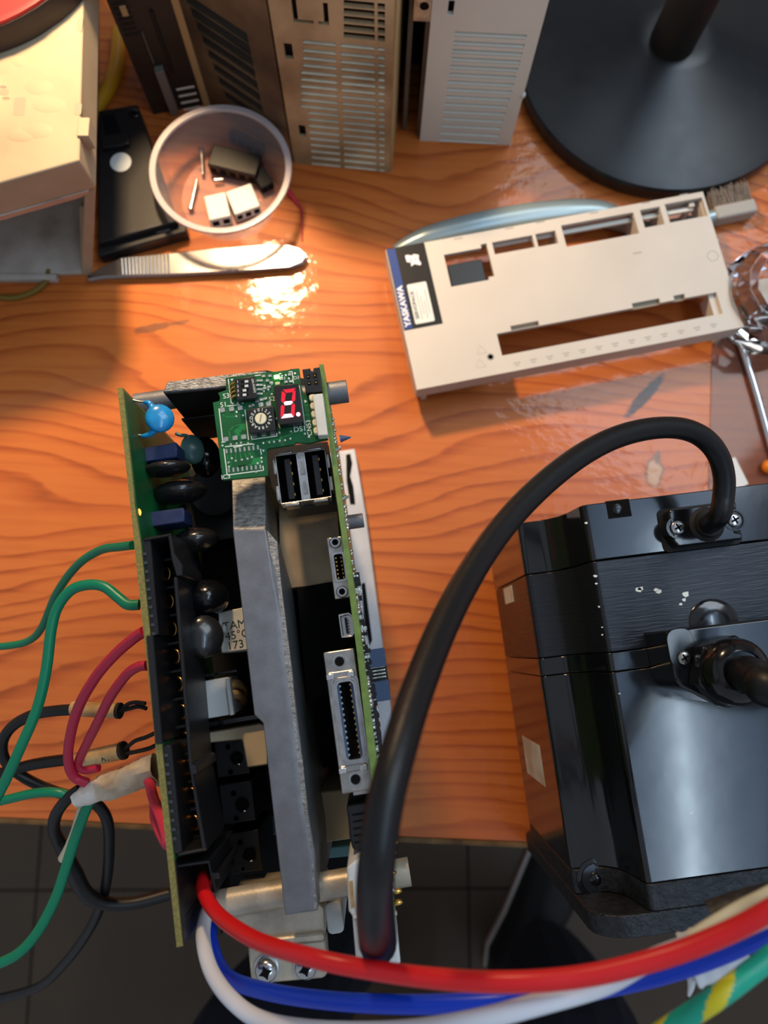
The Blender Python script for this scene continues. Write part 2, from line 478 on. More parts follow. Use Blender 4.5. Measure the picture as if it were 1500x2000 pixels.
# ================================================================== work table
tb = thing('work_table', 'varnished orange-brown wooden work table under everything on it', 'table', TABLE_FR)
MB().box(-640, 700, 3, 760, -26, 0).build('tabletop', 'varnished_wood', tb, bevel=0.6)
edge = MB().box(-640, 700, 0, 3, -27, -0.3)
edge.build('edge_strip', 'worn_edge', tb, bevel=0.8, label='worn pale front edge strip')
for x in (-600, 640):
    for y in (60, 700): MB().box(x, x + 45, y, y + 45, -750, -26).build('leg', 'table_under', tb, bevel=2)

# ================================================================== servo motor
MF = Frame(127.6, -1.0, 7.0)
mo = thing('servo_motor', 'black painted square servo motor lying at the table edge, right of the drive', 'motor', MF)
def sect(top=130, half=65, fl=46, notch=26, k=0.0):
    """outline of the housing: a square with scooped-out corners (x, z)"""
    t = top; h = half; q = []
    quarter = [(0, t), (fl - 1.5, t), (fl, t - 0.6), (fl + 0.9, t - 3), (fl + 2.2, t - 14), (fl + 4, t - 20), (fl + 7.5, t - 24.3), (fl + 11, t - notch), (h - 2.2, t - notch), (h - 0.5, t - notch - 0.8), (h, t - notch - 2.5)]
    q += quarter
    q += [(x, top - z) for x, z in quarter[::-1][:-1]]
    q += [(-x, top - z) for x, z in quarter[:-1][1:]] if False else []
    right = quarter + [(x, 130 - z) for x, z in quarter[::-1]]
    left = [(-x, z) for x, z in right[::-1]]
    full = right + left
    out = []
    for p in full:
        if not out or (abs(p[0] - out[-1][0]) + abs(p[1] - out[-1][1])) > 1e-6: out.append(p)
    if abs(out[0][0] - out[-1][0]) + abs(out[0][1] - out[-1][1]) < 1e-6: out.pop()
    return out
def slab(y0, y1, inset=0.0, dz=0.0):
    s = sect()
    c = 65.0
    f = lambda p: (p[0] * (1 - inset / 65), c + (p[1] - c) * (1 - inset / 65))
    return MB().loft([[(f(p)[0], y0, f(p)[1]) for p in s], [(f(p)[0], y1, f(p)[1]) for p in s]])
slab(38.1, 58.3).build('encoder_cover', 'motor_paint', mo, bevel=0.35)
slab(5.9, 37.7, 0.3).build('stator_housing', 'motor_brushed', mo, bevel=0.3, label='brushed black middle housing')
slab(-0.7, 5.6, 0.1).build('seam_band', 'motor_paint', mo, bevel=0.25)
slab(-69.7, -1.0, 0.0).build('front_housing', 'motor_paint', mo, bevel=0.35)
# flange: scooped part, then the full square plate
flange = MB()
flange.loft([[(p[0], y, p[1] + 0.0) for p in sect()] for y in (-78.5, -69.9)])
def chsq(h, c, r):
    o = []
    for sx, sz, a0 in ((1, 1, 0), (-1, 1, 90), (-1, -1, 180), (1, -1, 270)):
        for k in range(6):
            a = math.radians(a0 + 18 * k); o.append((sx * (h - r) + r * math.cos(a), c + sz * (h - r) + r * math.sin(a)))
    return o
flange.loft([[(p[0], y, p[1]) for p in chsq(65, 65, 13)] for y in (-85.6, -78.5)])
flange.build('flange', 'motor_cast', mo, bevel=0.5, label='rough cast mounting flange')
for sx in (-1, 1):
    MB().lathe((0, 0, 0), [(7.0, 0), (7.0, 0.5), (5.6, 0.7), (5.2, 0.3), (2.4, 0.3), (1.6, 1.0), (0.6, 1.2)], 24).build('boss', 'motor_paint', mo).location = Vector((sx * 56.5, -74, 104)) * MM
MB().cyl((0, -85.6, 65), (0, -90, 65), 48, 48).build('pilot_ring', 'motor_cast', mo, bevel=0.5)
MB().cyl((0, -90, 65), (0, -125, 65), 11, 24).build('shaft', 'black_plastic', mo, bevel=0.5, label='shaft under a dark protective sleeve')
# notch with a screw in the rear edge
p = MF.px(1208, 992, 130)
nt_ = MB().box(p.x - 4.2, p.x + 4.2, 52.2, 58.6, 128.6, 130.25); nt_.build('edge_recess', 'dark_cavity', mo)
MB().lathe((p.x - 0.6, 55.4, 130.2), [(1.9, 0), (1.9, 0.3), (1.5, 0.5), (0.4, 0.5)], 16).build('recess_screw', 'black_gloss', mo)

def screw(parent, c, r, m='steel', h=1.3, name='screw', rot=0.4, deep=None):
    b = MB().lathe(c, [(r, 0), (r, h * 0.45), (r * 0.86, h * 0.8), (r * 0.55, h), (r * 0.1, h)], 20)
    o = b.build(name, m, parent, smooth=50)
    x = MB()
    for a in (rot, rot + math.pi / 2):
        u = Vector((math.cos(a), math.sin(a), 0)); v = Vector((-u.y, u.x, 0))
        pts = [Vector(c) + u * (r * 0.6 * i) + v * (r * 0.13 * j) for i, j in ((-1, -1), (1, -1), (1, 1), (-1, 1))]
        x.prism([(q.x, q.y) for q in pts], c[2] + h * 0.7, c[2] + h + 0.03)
    x.build('cross_recess', 'dark_cavity', o)
    return o
# encoder socket plate
cx, cy, _ = MF.px(1379, 1022, 136)
ang = 0.0
pl = MB()
pl.prism([(cx - 12.4, cy - 5.0), (cx - 11, cy - 7), (cx + 11.6, cy - 7), (cx + 12.2, cy - 5), (cx + 9.5, cy - 4.2), (cx + 9.2, cy - 1.5), (cx + 9.2, cy + 3.5), (cx + 12, cy + 4.2), (cx + 12, cy + 6.4), (cx - 11.5, cy + 6.4), (cx - 12.4, cy + 5)], 129.5, 136)
pl.build('socket_plate', 'motor_paint', mo, bevel=0.6, label='encoder cable socket plate')
MB().rbox(cx, cy - 0.3, 28.5, 15.5, 2, 129.4, 130.5).build('socket_gasket', 'black_matte', mo)
for px_, py_ in ((1325, 1030), (1436, 1015)):
    q = MF.px(px_, py_, 137)
    MB().lathe((q.x, q.y, 130.6), [(3.9, 0), (3.9, 5.6), (3.3, 5.6), (3.1, 5.2)], 20).build('screw_well', 'black_gloss', mo)
    screw(mo, (q.x, q.y, 135.9), 2.5, 'steel', 1.2)
q = MF.px(1385, 1022, 138)
MB().lathe((q.x, q.y, 134), [(6.2, 0), (6.2, 2.2), (5.0, 3.0), (4.6, 4.5), (3.6, 4.6)], 24).build('cable_boot', 'black_matte', mo)
# power socket block with hex gland
P0 = MF.px(1300, 1232, 150); P1 = MF.px(1340, 1378, 150); P2 = MF.px(1500, 1206, 150)
x0 = P0.x; yb = P0.y; yf = P1.y; w = 62
blk = MB().prism([(x0, yb), (x0 + w, yb), (x0 + w, yf), (x0 + 10, yf), (x0 + 2, yf + 5.5), (x0, yf + 9)], 129.4, 150)
blk.build('power_socket', 'motor_paint', mo, bevel=0.9, label='power connector block')
qs = MF.px(1335, 1285, 150)
MB().rbox(qs.x - 0.1, (qs.y - 3.2 + yb + 0.3) / 2, 8.8, (yb + 0.3) - (qs.y - 3.2), 3.5, 149.6, 150.35).build('screw_channel', 'black_gloss', mo, bevel=0.2)
screw(mo, (qs.x, qs.y, 150.3), 2.2, 'tin', 1.1)
q = MF.px(1395, 1205, 131)
MB().ell((q.x, q.y - 1.5, 129.5), 9.0, 8.0, 1.7).build('knockout_dome', 'motor_paint', mo)
g = MF.px(1442, 1312, 162)
hexa = [(g.x + 11.5 * math.cos(math.radians(60 * k + 12)), g.y + 11.5 * math.sin(math.radians(60 * k + 12))) for k in range(6)]
MB().prism(hexa, 149.8, 158).build('gland_nut', 'black_gloss', mo, bevel=0.8)
MB().lathe((g.x, g.y, 158), [(10.4, 0), (10.2, 4), (8.6, 7), (6.4, 8.0), (6.2, 7.0), (5.6, 7.0)], 32).build('gland_cap', 'black_gloss', mo)
wire('power_cable', [(1450, 1314, 160), (1462, 1318, 168), (1490, 1330, 177), (1530, 1350, 184), ('w', 158, -20, 192), ('w', 184, -6, 204), ('w', 192, 24, 220), ('w', 176, 46, 236), ('w', 150, 40, 246), ('w', 128, 16, 248)], 5.6, 'black_sheath', 'thick dark grey power cable leaving the hex gland of the motor', 'cable')
# chips where paint is gone, and two stickers on the side wall
chips = MB()
for px_, py_, s in ((1246, 1152, 3), (1252, 1150, 2), (1287, 1155, 2.4), (1282, 1152, 1.6), (1340, 1160, 2.6), (1336, 1172, 1.8), (1330, 1180, 1.3), (1162, 1125, 1.4), (1165, 1140, 1.0), (1176, 1225, 0.9), (1176, 1240, 0.8), (1170, 1185, 0.8), (1145, 1022, 1.2), (1210, 1355, 0.8), (1350, 1588, 0.9)):
    z = 129.85 if 1130 < py_ < 1262 else 130.02
    q = MF.px(px_, py_, z)
    n = 7; chips.prism([(q.x + s * 0.42 * random.uniform(.5, 1.2) * math.cos(2 * math.pi * k / n) * 1.4, q.y + s * 0.42 * random.uniform(.5, 1.1) * math.sin(2 * math.pi * k / n)) for k in range(n)], z - 0.15, z + 0.04)
chips.build('paint_chip', 'bare_scratch', mo, kind='stuff')
for (ya, yb_, za, zb) in ((36.5, 29.5, 52, 72), (-29, -45, 44, 80)):
    MB().box(-65.12, -64.8, yb_, ya, za, zb).build('sticker', 'wrap_tape', mo, label='small torn sticker on the side wall')

# ================================================================== opened servo drive
DF = Frame(-34.0, 0.0, 8.5)
dr = thing('servo_drive', 'opened servo drive standing on its back with bare green boards and a lit red digit', 'servo drive', DF)
D = DF.px
def PR(name, pts, zt, zb, m, parent=None, bevel=0.0, label=None, kind=None, seg=1):
    """upright block whose top outline (pixels of the photo, at height zt) is given"""
    poly = [D(x, y, zt) for x, y in pts]
    return MB().prism([(p.x, p.y) for p in poly], zb, zt).build(name, m, parent or dr, bevel=bevel, seg=seg, label=label, kind=kind)
def sub(name, mb, m, parent, **k): return mb.build(name, m, parent, **k)

# --- back plate on the table, dark inner body
def base_px(pts, z): return [tuple(D(x, y, z)[:2]) for x, y in pts]
bp_ = MB()
bp_.prism(base_px([(640, 884), (693, 876), (714, 1000), (752, 1290), (772, 1440), (790, 1560), (700, 1560), (668, 1300)], 8), 0, 8)
bp_.build('back_plate', 'plate_aluminium', dr, bevel=0.6, label='pale aluminium back plate with dark slots')
for pts in ([(676, 888), (684, 886), (688, 905), (684, 930), (690, 950), (694, 985), (684, 985), (677, 940)], [(706, 1140), (713, 1138), (727, 1250), (722, 1262), (712, 1215)]):
    MB().prism(base_px(pts, 8.2), 7.9, 8.25).build('plate_slot', 'dark_cavity', dr)
body = MB()
body.prism(base_px([(330, 925), (436, 905), (470, 880), (640, 862), (655, 1000), (705, 1330), (720, 1480), (690, 1480), (575, 1520), (480, 1530), (440, 1450), (395, 1430), (350, 1200)], 96), 0, 96)
body.build('inner_body', 'black_matte', dr)
body2 = MB().prism(base_px([(360, 1430), (560, 1420), (700, 1470), (745, 1680), (740, 1760), (640, 1800), (420, 1800)], 60), 0, 60)
body2.build('lower_inner_body', 'dark_cavity', dr)

# --- left (power) board
lb = PR('power_board', [(229, 758), (240, 757), (261, 957), (263, 985), (275, 1062), (357, 1848), (345, 1850), (262, 1062), (254, 980), (251, 957)], 176, 52, 'board_core', label='upright power circuit board with yellowish cut edge')
msk = [D(x, y, 176) for x, y in ((241.5, 764), (262, 957), (264, 985), (276, 1062), (340.5, 1680), (337, 1680), (273, 1062), (259, 957), (238, 764))]
sub('solder_mask', MB().prism([(p.x + 0.1, p.y) for p in msk], 54, 175.2), 'solder_mask', lb, label='green solder mask on the inner face')
grd = [D(x, y, 176) for x, y in ((341, 1682), (358.3, 1846), (355, 1847), (338, 1683))]
sub('black_guard', MB().prism([(p.x + 0.1, p.y) for p in grd], 54, 175.2), 'black_plastic', lb, label='black insulating strip')
sub('board_led', MB().ell(D(269, 1001, 173), 1.0, 1.3, 0.9), 'led_amber', lb, label='glowing amber indicator lamp')
def lead(parent, pts, r=0.35, m='tin', name='lead'):
    return MB().tube(spline([D(*q) for q in pts], 5), r, 8).build(name, m, parent, smooth=60)
def inb(px_, py_, z): return D(px_, py_, z)
# blue disc capacitor
bc = MB().ell(D(312, 817, 166), 4.5, 4.7, 2.0, rot=Matrix.Rotation(math.radians(18), 3, 'Y')).build('disc_capacitor', 'blue_ceramic', lb, label='bright blue disc capacitor')
MB().tube(spline([D(*q) for q in ((302, 806, 166), (296, 794, 166), (290, 787, 166), (280, 785, 166))], 5), [1.6, 1.5, 1.4, 1.3, 1.2, 1.1, 1.0, 1, 1, .9, .9, .8, .7, .6, .5, .4], 10).build('coated_lead', 'blue_ceramic', lb, smooth=60)
MB().tube(spline([D(*q) for q in ((308, 830, 166), (300, 842, 165.5), (288, 850, 165), (275, 851, 165))], 5), [1.8, 1.6, 1.5, 1.4, 1.3, 1.2, 1.1, 1, 1, .9, .9, .8, .7, .6, .5, .4], 10).build('coated_lead', 'blue_ceramic', lb, smooth=60)
lead(lb, [(284, 785, 166), (270, 784, 166), (258, 781, 166)]); lead(lb, [(280, 851, 165), (270, 850, 165), (258, 852, 165)])
def boxcap(pts, zt, zb, label):
    o = PR('film_capacitor', pts, zt, zb, 'navy_case', lb, bevel=0.4, label=label); return o
boxcap([(281, 874), (345, 863), (347, 893), (283, 903)], 160, 149, 'upper navy box capacitor')
boxcap([(292, 1000), (359, 991), (362, 1019), (294, 1030)], 160, 149, 'lower navy box capacitor')
boxcap([(362, 1093), (374, 1091), (378, 1114), (366, 1116)], 150, 142, 'small blue box capacitor')
def varistor(px_, py_, z, rx, ry, rz, tilt=0, m='varistor', label=None):
    return MB().ell(D(px_, py_, z), rx, ry, rz, rot=Matrix.Rotation(math.radians(tilt), 3, 'Y')).build('varistor', m, lb, label=label)
varistor(325, 916, 157, 7.8, 2.4, 6.5); varistor(350, 962, 150, 9.2, 3.9, 8)
varistor(383, 1055, 150, 7.4, 4.0, 7); varistor(404, 1168, 152, 7.4, 6.0, 8, 10, 'black_gloss'); varistor(398, 1243, 160, 6.2, 6.6, 3, 20)
MB().ell(D(438, 1228, 152), 0.8, 1.3, 0.6).build('varistor_mark', 'white_nylon', lb)
MB().ell(D(376, 878, 140), 4.2, 5.4, 2.6, rot=Matrix.Rotation(math.radians(30), 3, 'Y')).build('disc_capacitor', 'slate_ceramic', lb, label='grey green disc capacitor')
lead(lb, [(372, 868, 141), (366, 852, 142), (352, 850, 142), (343, 846, 142)], 0.6, 'slate_ceramic')
MB().ell(D(402, 895, 128), 5.5, 8, 6).build('electrolytic_capacitor', 'black_gloss', lb)
MB().cyl(D(418, 960, 128), D(418, 960, 90), 9, 24).build('choke_core', 'black_matte', lb, bevel=0.6)
MB().box(*(lambda p: (p.x - 9, p.x + 9, p.y - 14, p.y + 12))(D(408, 985, 118)), 90, 118).build('emi_choke', 'black_plastic', lb, bevel=0.6)
text('lettering', 'GN(W', 4.4, D(402, 1008, 118.1), math.radians(-82), 'dark_print', lb)
text('lettering', 'CE', 3.6, D(416, 982, 118.1), math.radians(-82), 'dark_print', lb)
# silkscreen outlines on the inner face of the power board
sl = MB()
bx = D(241, 764, 175.2).x + 0.25
for (pa, pb, za, zb2) in (((252, 785), (258, 850), 170, 170), ((283, 945), (285, 985), 156, 156)):
    a = D(pa[0], pa[1], za); b2 = D(pb[0], pb[1], zb2); sl.box(bx - 0.2, bx + 0.05, b2.y, a.y, za - 0.4, za)
    sl.box(bx - 0.2, bx + 0.05, a.y - 0.4, a.y, za - 8, za); sl.box(bx - 0.2, bx + 0.05, b2.y, b2.y + 0.4, za - 8, za)
sub('silkscreen', sl, 'silkscreen', lb)

# --- terminal block
tk = PR('terminal_block', [(278, 1052), (334, 1042), (402, 1660), (345, 1672)], 152, 138, 'black_plastic', label='long black terminal block with brass contacts')
def wall(pts, zt=176, zb=150, m='black_plastic', name='block_wall', parent=tk, bevel=0.3):
    return PR(name, pts, zt, zb, m, parent, bevel)
wall([(327, 1044), (334, 1041), (340, 1080), (356, 1104), (358, 1124), (344, 1126), (334, 1090)])
wall([(338, 1127), (346, 1126), (376, 1492), (384, 1494), (387, 1512), (378, 1514), (404, 1658), (394, 1660), (372, 1516), (368, 1494)])
wall([(279, 1051), (334, 1041), (335, 1047), (280, 1057)])
wall([(346, 1666), (403, 1655), (404, 1662), (347, 1674)])
wall([(276, 1052), (294, 1050), (311, 1240), (294, 1242)], 175.4)
wall([(285, 1242), (299, 1240), (318, 1452), (303, 1454)], 177)
wall([(317, 1456), (335, 1454), (357, 1666), (340, 1670)], 175.4)
contact = withmat(MB().tube([(1.3 * math.cos(math.radians(a)), 1.9 * math.sin(math.radians(a)), 0.6 * math.cos(math.radians(a))) for a in range(-95, 96, 19)], 0.5, 8).mesh('contact', 60), 'brass')
for k in range(10):
    q = D(325 + 6.1 * k, 1120 + 54.1 * k, 161); piece('contact', contact, tk, q)
part_me = withmat(MB().box(-2.6, 2.6, -0.35, 0.35, 0, 12).mesh('partition'), 'black_plastic')
for k in range(11):
    q = D(322 + 6.1 * k, 1094 + 54.1 * k, 162); piece('partition', part_me, tk, (q.x - 0.6, q.y, 150), math.radians(2))
tooth = withmat(MB().box(-0.55, 0.55, -0.4, 0.4, 0, 1.4).mesh('tooth'), 'dark_print')
for k in range(10):
    piece('tooth', tooth, tk, D(285 + 1.95 * k, 1083 + 17.2 * k, 174.6))
for k in range(10):
    piece('tooth', tooth, tk, D(327 + 1.8 * k, 1474 + 18.0 * k, 174.6))
for px_, py_ in ((321, 1352), (325, 1380)):
    q = D(px_, py_, 160); MB().box(q.x - 2.2, q.x + 2.2, q.y - 1.6, q.y + 1.6, 152, 156).build('contact_plate', 'slate_ceramic', tk)
# motor-wire socket below
sk = PR('motor_socket', [(338, 1690), (414, 1678), (432, 1826), (356, 1838)], 140, 118, 'black_plastic', label='black socket holding the red, white and blue motor wires')
wall([(338, 1690), (408, 1679), (410, 1686), (339, 1697)], 174, 138, parent=sk)
wall([(338, 1690), (342, 1689.5), (361, 1837), (356, 1838)], 172, 138, parent=sk)
wall([(403, 1680), (410, 1679), (414, 1704), (428, 1704), (430, 1716), (418, 1718), (424, 1744), (417, 1745)], 167, 138, parent=sk)
wall([(356, 1790), (363, 1789), (364, 1795), (357, 1797)], 172, 138, parent=sk)

# --- die-cast frame: long spine with a lit bevel, cross beam, foot, stand-offs
sp = MB()
topo = [(455, 1035), (518, 1034), (532, 1128), (544, 1280), (554, 1364), (568, 1470), (580, 1580), (600, 1668), (604, 1780), (557, 1787), (514, 1412), (497, 1396)]
beve = [(455, 1035), (522, 1034), (548, 1128), (565, 1280), (577, 1364), (590, 1470), (602, 1580), (616, 1668), (621, 1778), (557, 1787), (514, 1412), (497, 1396)]
r0 = [D(x, y, 172) for x, y in topo]; r1 = [D(x, y, 170.5) for x, y in beve]
low = [Vector((p.x, p.y, 70)) for p in r1]
sp.loft([[tuple(p) for p in low], [tuple(p) for p in r1], [tuple(p) for p in r0]])
spine = sp.build('frame_spine', 'cast_aluminium', dr, bevel=0.25, label='long grey die-cast spine')
e = MB()
pts_a = [D(455, 1035, 172), D(519, 1034, 172), D(519, 930, 160), D(452, 930, 160)]
e.loft([[(p.x, p.y, 80) for p in pts_a], [tuple(p) for p in pts_a]])
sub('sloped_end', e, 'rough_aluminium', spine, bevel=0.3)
be = PR('lit_bevel_strip', [(522, 1036), (541, 1058), (549, 1140), (571, 1316), (583, 1460), (590, 1476), (602, 1596), (621, 1776), (606, 1779), (601, 1668), (581, 1580), (569, 1470), (545, 1280), (533, 1128)], 171.2, 168, 'rough_aluminium', spine, label='rough cast bevel with the light on its slope put into the colour')  # paler metal strip: light on the rough slope put into the colour
cb = PR('cross_beam', [(317, 768), (326, 746), (462, 729), (520, 722), (600, 740), (600, 757), (480, 752), (422, 758)], 164, 128, 'black_matte', bevel=0.5, label='cross beam, shaded sides painted dark and lit top painted pale')  # cast beam in shadow: shade put into black, light into the pale cap
PR('lit_beam_top', [(318, 766), (327, 745), (462, 729), (520, 724), (520, 745), (422, 757)], 165.2, 163, 'rough_aluminium', cb, bevel=0.3)
MB().box(*(lambda a, b2: (a.x, b2.x, a.y, b2.y))(D(345, 806, 150), D(480, 792, 150)), 118, 144).build('beam_rib', 'black_plastic', cb, bevel=0.4)
PR('frame_gusset', [(416, 822), (480, 812), (500, 905), (446, 905)], 140, 60, 'black_matte', dr)
def rod(name, a, b, r, m='cast_aluminium', parent=dr, n=24, bevel=0.2, label=None):
    return MB().cyl(a, b, r, n).build(name, m, parent, bevel=bevel, label=label)
a = D(272, 784, 140); rod('stand_off', (a.x - 2, a.y, 138), (a.x + 12, a.y, 138), 3.6)
a = D(640, 768, 168); b2 = D(679, 764, 168); rod('stand_off', (a.x - 8, b2.y, 168), (b2.x, b2.y, 168), 3.6)
a = D(690, 1017, 128); b2 = D(710, 1016, 128); rod('stand_off', (a.x - 6, b2.y, 128), (b2.x, b2.y, 128), 2.6)
a = D(425, 1752, 158); b2 = D(800, 1702, 158); rod('cross_tube', (a.x, b2.y - 0.5, 158), (b2.x, b2.y, 158), 4.0, 'warm_lit_metal', label='round cross tube')
a = D(440, 1768, 152); b2 = D(560, 1768, 152); rod('cross_tube', (a.x, a.y, 152), (b2.x, a.y, 152), 3.4, 'warm_lit_metal')
ft = PR('frame_foot', [(432, 1782), (560, 1768), (622, 1762), (634, 1775), (634, 1836), (482, 1850), (478, 1832), (436, 1822)], 158, 120, 'warm_lit_metal', bevel=0.5, label='bottom foot bracket')
PR('foot_step', [(483, 1838), (633, 1822), (634, 1838), (484, 1852)], 160, 150, 'warm_lit_metal', ft, bevel=0.5)
PR('foot_flange', [(484, 1850), (636, 1836), (641, 1900), (632, 1911), (497, 1923), (490, 1915)], 156, 148, 'warm_lit_metal', ft, bevel=0.5)
def torx(px_, py_, z, r):
    c = D(px_, py_, z)
    MB().lathe((c.x, c.y, z - 2.2), [(r * 1.18, 0), (r * 1.18, 0.7), (r * 1.05, 0.7)], 24).build('washer', 'steel', ft)
    o = MB().lathe((c.x, c.y, z - 1.5), [(r, 0), (r, 1.3), (r * 0.9, 2.3), (r * 0.66, 3.0), (r * 0.1, 3.2)], 24).build('foot_screw', 'steel', ft, smooth=60)
    x = MB()
    star = [(c.x + q * math.cos(math.radians(30 * k + 12)), c.y + q * math.sin(math.radians(30 * k + 12))) for k in range(12) for q in [r * (0.62 if k % 3 == 0 else 0.34)]]
    x.prism(star, z + 0.9, z + 1.78).build('screw_recess', 'dark_cavity', ft)
torx(520, 1896, 158, 3.3); torx(597, 1890, 158, 3.3)
q = D(640, 1795, 150); MB().rbox(q.x + 2, q.y, 5, 9, 1.5, 120, 150).build('cable_clip', 'white_nylon', dr, bevel=0.4)

# --- inner parts between power board and spine
rl = PR('relay', [(425, 1196), (476, 1186), (490, 1262), (484, 1270), (432, 1276)], 150, 118, 'white_plastic', bevel=0.4, label='cream relay with printed rating')
c = D(458, 1221, 150.05); text('lettering', 'TAM', 3.7, (c.x, c.y, c.z), math.radians(2), 'ink_green', rl)
c = D(463, 1240, 150.05); text('lettering', '45\u00b0C', 3.7, (c.x, c.y, c.z), math.radians(2), 'ink_green', rl)
c = D(460, 1260, 150.05); text('lettering', '173', 3.7, (c.x, c.y, c.z), math.radians(2), 'ink_green', rl)
fc = PR('white_connector', [(396, 1330), (445, 1322), (455, 1395), (402, 1405)], 148, 130, 'white_nylon', bevel=0.3, label='white wire connector')
PR('connector_ridge', [(440, 1326), (448, 1324), (457, 1396), (449, 1398)], 150, 147, 'white_nylon', fc, bevel=0.2)
for y in (1347, 1387): PR('key_slot', [(393, y), (402, y - 1), (403, y + 9), (394, y + 10)], 148.1, 146, 'dark_cavity', fc)
for k in range(2): lead(fc, [(448, 1340 + k * 14, 144), (462, 1336 + k * 20, 142), (474, 1352 + k * 14, 132), (466, 1390, 112)], 1.6, 'cream_sleeve', 'connector_wire')
PR('divider_rail', [(398, 1318), (462, 1308), (463, 1312), (399, 1322)], 140, 120, 'black_gloss')
PR('divider_rail', [(402, 1412), (512, 1394), (513, 1402), (403, 1420)], 140, 120, 'black_gloss')
PR('film_plate', [(405, 1430), (508, 1412), (524, 1420), (524, 1494), (482, 1500), (472, 1445), (408, 1452)], 138, 96, 'beige_plate', bevel=0.5)
PR('insulator_sheet', [(428, 1606), (545, 1590), (550, 1628), (432, 1645)], 92, 88, 'slate_ceramic', bevel=0.3)
PR('beige_panel', [(588, 1550), (694, 1540), (706, 1636), (606, 1650)], 124, 60, 'beige_plate', bevel=0.5)
PR('lower_panel', [(604, 1658), (690, 1650), (694, 1672), (606, 1680)], 90, 60, 'slate_ceramic', bevel=0.5)
for i, (cx_, cy_) in enumerate(((455, 1476), (466, 1567), (479, 1664))):
    q = D(cx_, cy_, 128)
    pm = MB().box(q.x - 6, q.x + 5.2, q.y - 6.5, q.y + 6.5, 96, 128).build('module_block', 'black_plastic', dr, bevel=0.4)
    h = D(cx_ + 8, cy_ + 4, 128.1)
    MB().lathe((h.x, h.y, 127.2), [(2.6, 0), (2.6, 1.0), (2.2, 1.0), (2.2, 0.2)], 20).build('hole_rim', 'black_gloss', pm)
    MB().lathe((h.x, h.y, 127.6), [(2.2, 0), (2.2, 0.5), (0.1, 0.5)], 20).build('screw_hole', 'dark_cavity', pm)
    MB().ell((h.x + 0.3, h.y - 2.1, 128.3), 0.9, 0.4, 0.35, 10, 6).build('screw_glint', 'bright_steel', pm)
    for dy in (4.0, -4.2): MB().lathe((h.x - 2.6, h.y + dy, 127.9), [(1.0, 0), (1.0, 0.3), (0.75, 0.3), (0.75, 0.1), (0.1, 0.1)], 14).build('moulding_mark', 'black_gloss', pm)
# --- shield, fins right of the spine
PR('shield_plate', [(543, 985), (655, 968), (676, 1140), (566, 1150), (545, 1080)], 140, 96, 'smoked_metal', bevel=0.4, label='bronze coloured shield plate')
PR('black_shroud', [(580, 1148), (648, 1136), (690, 1140), (718, 1320), (600, 1375)], 142, 98, 'dark_cavity')
fins = MB()
for k in range(34):
    q = D(556 + k * 0.75, 1160 + k * 6.2, 104); fins.box(q.x, q.x + 9, q.y - 0.3, q.y + 0.3, 92, 104)
fins.build('heatsink_fin', 'mid_grey', dr, kind='stuff')

# --- right (control) board and its connectors
cb2 = PR('control_board', [(623, 712), (632, 711), (708, 1262), (736, 1480), (772, 1790), (763, 1792), (726, 1528), (696, 1265)], 178, 60, 'board_core_green', label='upright control circuit board')
bxR = D(640, 770, 178).x
edge_pts = [(632, 711), (708, 1262), (736, 1480), (772, 1790)]
def redge(t, z):
    """a point on the outer face of the control board, t along its length, at height z"""
    n = len(edge_pts) - 1; f = t * n; i = min(int(f), n - 1); u = f - i
    a = D(*edge_pts[i], 178); b = D(*edge_pts[i + 1], 178); p = a.lerp(b, u); return Vector((p.x, p.y, z))
sj = MB()
for k in range(300):
    t = random.random() ** 0.9; z = random.uniform(146, 175.5); p = redge(t * 0.98, z); s = random.uniform(0.3, 0.75)
    sj.ell((p.x + 0.1, p.y, z), s * 1.2, s, s, 8, 6)
sub('solder_joints', sj, 'solder', cb2, kind='stuff')
sm = MB()
for k in range(90):
    t = 0.24 + 0.46 * random.random(); z = random.uniform(140, 174); p = redge(t, z)
    sm.box(p.x, p.x + random.uniform(0.6, 2.2), p.y - random.uniform(0.4, 0.9), p.y + random.uniform(0.4, 0.9), z - 0.8, z + 0.8)
sub('chip_resistors', sm, 'black_plastic', cb2, kind='stuff')
sm = MB()
for k in range(80):
    t = 0.24 + 0.5 * random.random(); z = random.uniform(140, 174.5); p = redge(t, z)
    sm.box(p.x, p.x + random.uniform(0.6, 2.0), p.y - random.uniform(0.3, 0.7), p.y + random.uniform(0.3, 0.7), z - 0.6, z + 0.6)
sub('chip_capacitors', sm, 'solder', cb2, kind='stuff')
p = redge(0.62, 160); MB().box(p.x, p.x + 1.8, p.y - 11, p.y + 9, 148, 172).build('logic_chip', 'black_plastic', cb2, bevel=0.2)
pin = withmat(MB().box(-0.1, 0.5, -0.22, 0.22, -0.9, 0.9).mesh('chip_pin'), 'solder')
for k in range(16): piece('chip_pin', pin, cb2, (p.x + 0.2, p.y - 10.4 + k * 1.24, 173.2))
for px_, py_, L_ in ((690, 1280, 5.5), (738, 1345, 5.0)): pass
hx = MB(); q = D(728, 1282, 120); hx.box(q.x - 5, q.x + 4.5, q.y - 4, q.y + 2.5, 100, 120); hx.build('ribbon_header', 'blue_slate', cb2, bevel=0.3, label='blue grey pin header')
q2 = D(748, 1352, 120); MB().box(q2.x - 4, q2.x + 2.5, q2.y - 3, q2.y + 4, 100, 120).build('ribbon_header', 'blue_slate', cb2, bevel=0.3)
hp = withmat(MB().box(-2.6, 2.6, -0.22, 0.22, 0, 0.4).mesh('header_pin'), 'solder')
q = D(741, 1315, 112); MB().box(q.x - 4, q.x + 3, q.y - 7, q.y + 6, 96, 111).build('header_base', 'dark_brown', cb2)
for k in range(9): piece('header_pin', hp, cb2, (q.x - 0.3, q.y - 5.2 + k * 1.25, 111))
